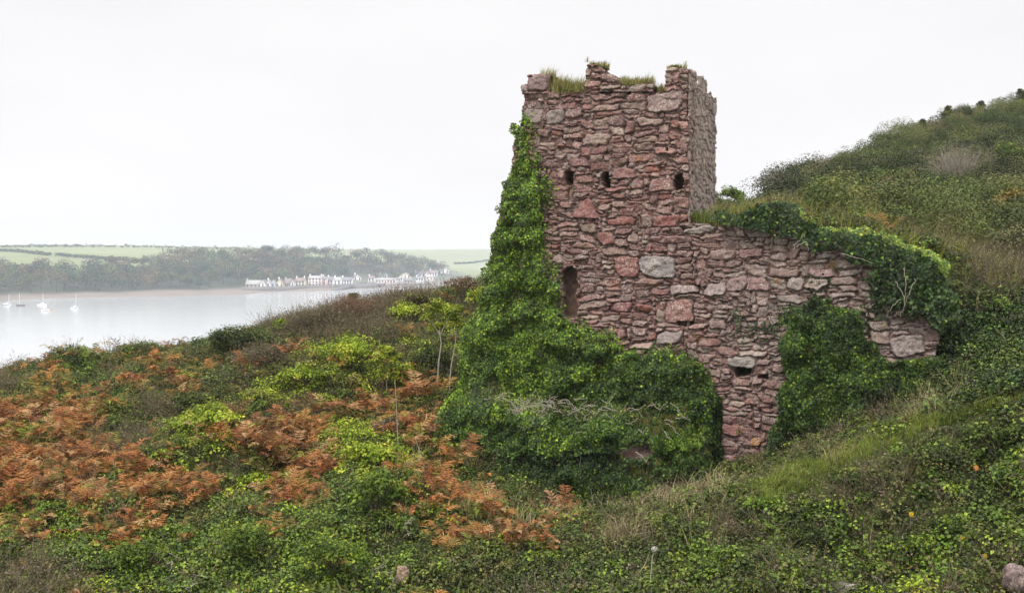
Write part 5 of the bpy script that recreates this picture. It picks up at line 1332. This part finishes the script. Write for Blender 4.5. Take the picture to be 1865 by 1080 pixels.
# rocks showing through the bank
def rock(px, py, rx, ry, col, label, lift=.25):
    g = ground_hit(px, py); d = g[1] - lift; c = P(px, py, d); R = np.array([rx, (rx + ry) * .5, ry]) * d / FPX
    th_, ph = np.meshgrid(np.linspace(0, np.pi, 26), np.linspace(0, 2 * np.pi, 41)[:-1], indexing='ij')
    n = np.stack([np.sin(th_) * np.cos(ph), np.sin(th_) * np.sin(ph), np.cos(th_)], -1)
    n2 = np.sign(n) * np.abs(n) ** .75
    w = 1 + (fbm(n[..., 0] * 2 + 5, n[..., 2] * 2 + n[..., 1] * 2 + px, 151) - .5) * .7
    v = c + n2 * w[..., None] * R
    i = np.arange(26 * 40).reshape(26, 40); j = np.roll(i, -1, 1)
    q_ = np.stack([i[:-1], j[:-1], j[1:], i[1:]], -1).reshape(-1, 4)
    tn = np.concatenate([np.array(col)[None] * (.8 + .4 * fbm(n[..., 0].ravel() * 4, n[..., 2].ravel() * 4, 5)[:, None]), np.full((26 * 40, 1), .6)], 1)
    tag(mesh_np('rock', v.reshape(-1, 3), q_, M_STONE, tn, None, tuple(c), True), label, 'rock', 'rocks in the near bank')
rock(733, 1050, 12, 19, (.27, .17, .12), 'brown rounded rock under twisted twigs at the bottom')
rock(1535, 1074, 26, 14, (.22, .2, .18), 'grey rock at the bottom edge of right bank')
rock(1850, 1056, 22, 26, (.16, .11, .105), 'purple brown rock in the lower right corner')
rock(1168, 818, 20, 10, (.36, .30, .29), 'pale stone showing through the ivy skirt under the grassy ledge', 0.0)

# single blossoms
def flower(px, py, col, label, name='flower', r=.038):
    g = ground_hit(px, py); c = P(px, py, g[1] - .45)
    root = empty(name, tuple(c), label, 'flower', 'single blossoms in the bank')
    bf = Buf(); n = 8; a = np.linspace(0, 2 * np.pi, n, endpoint=False); t = np.stack([np.cos(a), np.full(n, -.35), np.sin(a)], -1)
    bf.leaves(np.repeat(c[None], n, 0), np.tile([[0, -1., .2]], (n, 1)), t, r * 1.2, r * .9, np.tile(np.array([col]), (n, 1)) * (.85 + .3 * RNG.random((n, 1)))); bf.build('petals', M_LEAF, root, tuple(c))
    bf = Buf(); bf.tube([c + [0, .02, 0], c + [0.02, .1, -.25]], .006, .006, (.1, .14, .03)); bf.build('stem', M_BARK, root, tuple(c))
flower(1660, 936, (.75, .5, .03), 'yellow flower highest in the right bank')
flower(1752, 978, (.7, .5, .04), 'yellow flower lower right of the highest one')
flower(1750, 1040, (.7, .45, .04), 'yellow flower close to the bottom edge in the green leaves')
flower(1778, 852, (.6, .27, .08), 'orange bloom in the dark scrub below the path', r=.045)
flower(1794, 1012, (.65, .45, .05), 'tiny yellow flower right of the other two low ones', r=.035)

# ------------------------------------------------------------------ HAZE
def haze():
    x0, x1, y0, y1, z0, z1 = -1550, 1350, -60, 2180, -8, 64
    v, q = box_arr(x0, x1, y0, y1, z0, z1)
    m, nt, out = new_mat('sea_haze')
    pv = nd(nt, 'ShaderNodeVolumePrincipled')
    pv.inputs['Color'].default_value = (0.78, 0.86, 1.0, 1); pv.inputs['Density'].default_value = HAZE
    nt.links.new(pv.outputs[0], out.inputs['Volume'])
    tag(mesh_np('haze', v, q, m), 'thin bluish sea haze', kind='stuff', cat='haze')
HAZE = 0.00030
haze()

# ------------------------------------------------------------------ LIGHT, SKY, CAMERA
SUN_EL, SUN_AZ = math.radians(52), math.radians(215)      # azimuth from +Y clockwise: behind and left of the camera
w = bpy.data.worlds.new('World'); SC.world = w; w.use_nodes = True
nt = w.node_tree; nt.nodes.clear()
out = nt.nodes.new('ShaderNodeOutputWorld'); bg = nt.nodes.new('ShaderNodeBackground'); nt.links.new(bg.outputs[0], out.inputs[0])
sky = nt.nodes.new('ShaderNodeTexSky'); sky.sky_type = 'NISHITA'; sky.sun_disc = False; sky.sun_elevation = SUN_EL; sky.sun_rotation = SUN_AZ
tc = nt.nodes.new('ShaderNodeTexCoord')
sep = nt.nodes.new('ShaderNodeSeparateXYZ'); nt.links.new(tc.outputs['Generated'], sep.inputs[0])
# overcast: cloud deck brightening towards the zenith, with soft cloud structure
el = nd(nt, 'ShaderNodeMapRange'); el.inputs[1].default_value = 0.26; el.inputs[2].default_value = 0.95; el.inputs[3].default_value = 7.2; el.inputs[4].default_value = 20.0
nt.links.new(sep.outputs[2], el.inputs[0])
mp = nd(nt, 'ShaderNodeMapping'); mp.inputs['Scale'].default_value = (1, 1, 3.2); nt.links.new(tc.outputs['Generated'], mp.inputs[0])
cn = noise(nt, 2.2, 5, 0.5, vec=mp.outputs[0])
cl = ramp(nt, cn, 0.3, 0.75, (0.93, 0.90, 0.895, 1), (1.03, 1.0, 0.99, 1))
vm = nd(nt, 'ShaderNodeMix', data_type='RGBA', blend_type='MULTIPLY'); vm.inputs[0].default_value = 1
nt.links.new(cl, vm.inputs[6]); nt.links.new(el.outputs[0], vm.inputs[7])
cloud = mixc(nt, 0.93, sky.outputs[0], vm.outputs[2])
nt.links.new(cloud, bg.inputs[0]); bg.inputs[1].default_value = 0.1

sun = bpy.data.lights.new('sun', 'SUN'); sun.energy = 1.6; sun.angle = math.radians(18); sun.color = (1, 0.96, 0.9)
so = bpy.data.objects.new('sun', sun); COL.objects.link(so)
so.rotation_euler = (math.radians(90) - SUN_EL, 0, math.pi - SUN_AZ)

cam = bpy.data.cameras.new('camera'); cam.sensor_width = 36; cam.sensor_fit = 'HORIZONTAL'; cam.lens = 36 * FPX / 1865
cam.clip_start = 0.1; cam.clip_end = 6000
co = bpy.data.objects.new('camera', cam); COL.objects.link(co); co.location = tuple(CAM); co.rotation_euler = (math.pi / 2 - TILT, 0, 0)
SC.camera = co

SC.view_settings.view_transform = 'Standard'; SC.view_settings.look = 'None'; SC.view_settings.exposure = 0.5; SC.view_settings.gamma = 1.0
SC.render.engine = 'CYCLES'
cy = SC.cycles
cy.max_bounces = 6; cy.diffuse_bounces = 3; cy.glossy_bounces = 2; cy.transmission_bounces = 3; cy.volume_bounces = 1; cy.transparent_max_bounces = 4
cy.use_denoising = True
try: cy.denoiser = 'OPENIMAGEDENOISE'
except Exception: pass
cy.caustics_reflective = False; cy.caustics_refractive = False
print('WOOD', NWOOD, 'GROUND PLANTS', len(G), 'HILL', len(S), 'TOTAL FACES', sum(len(m.polygons) for m in bpy.data.meshes))
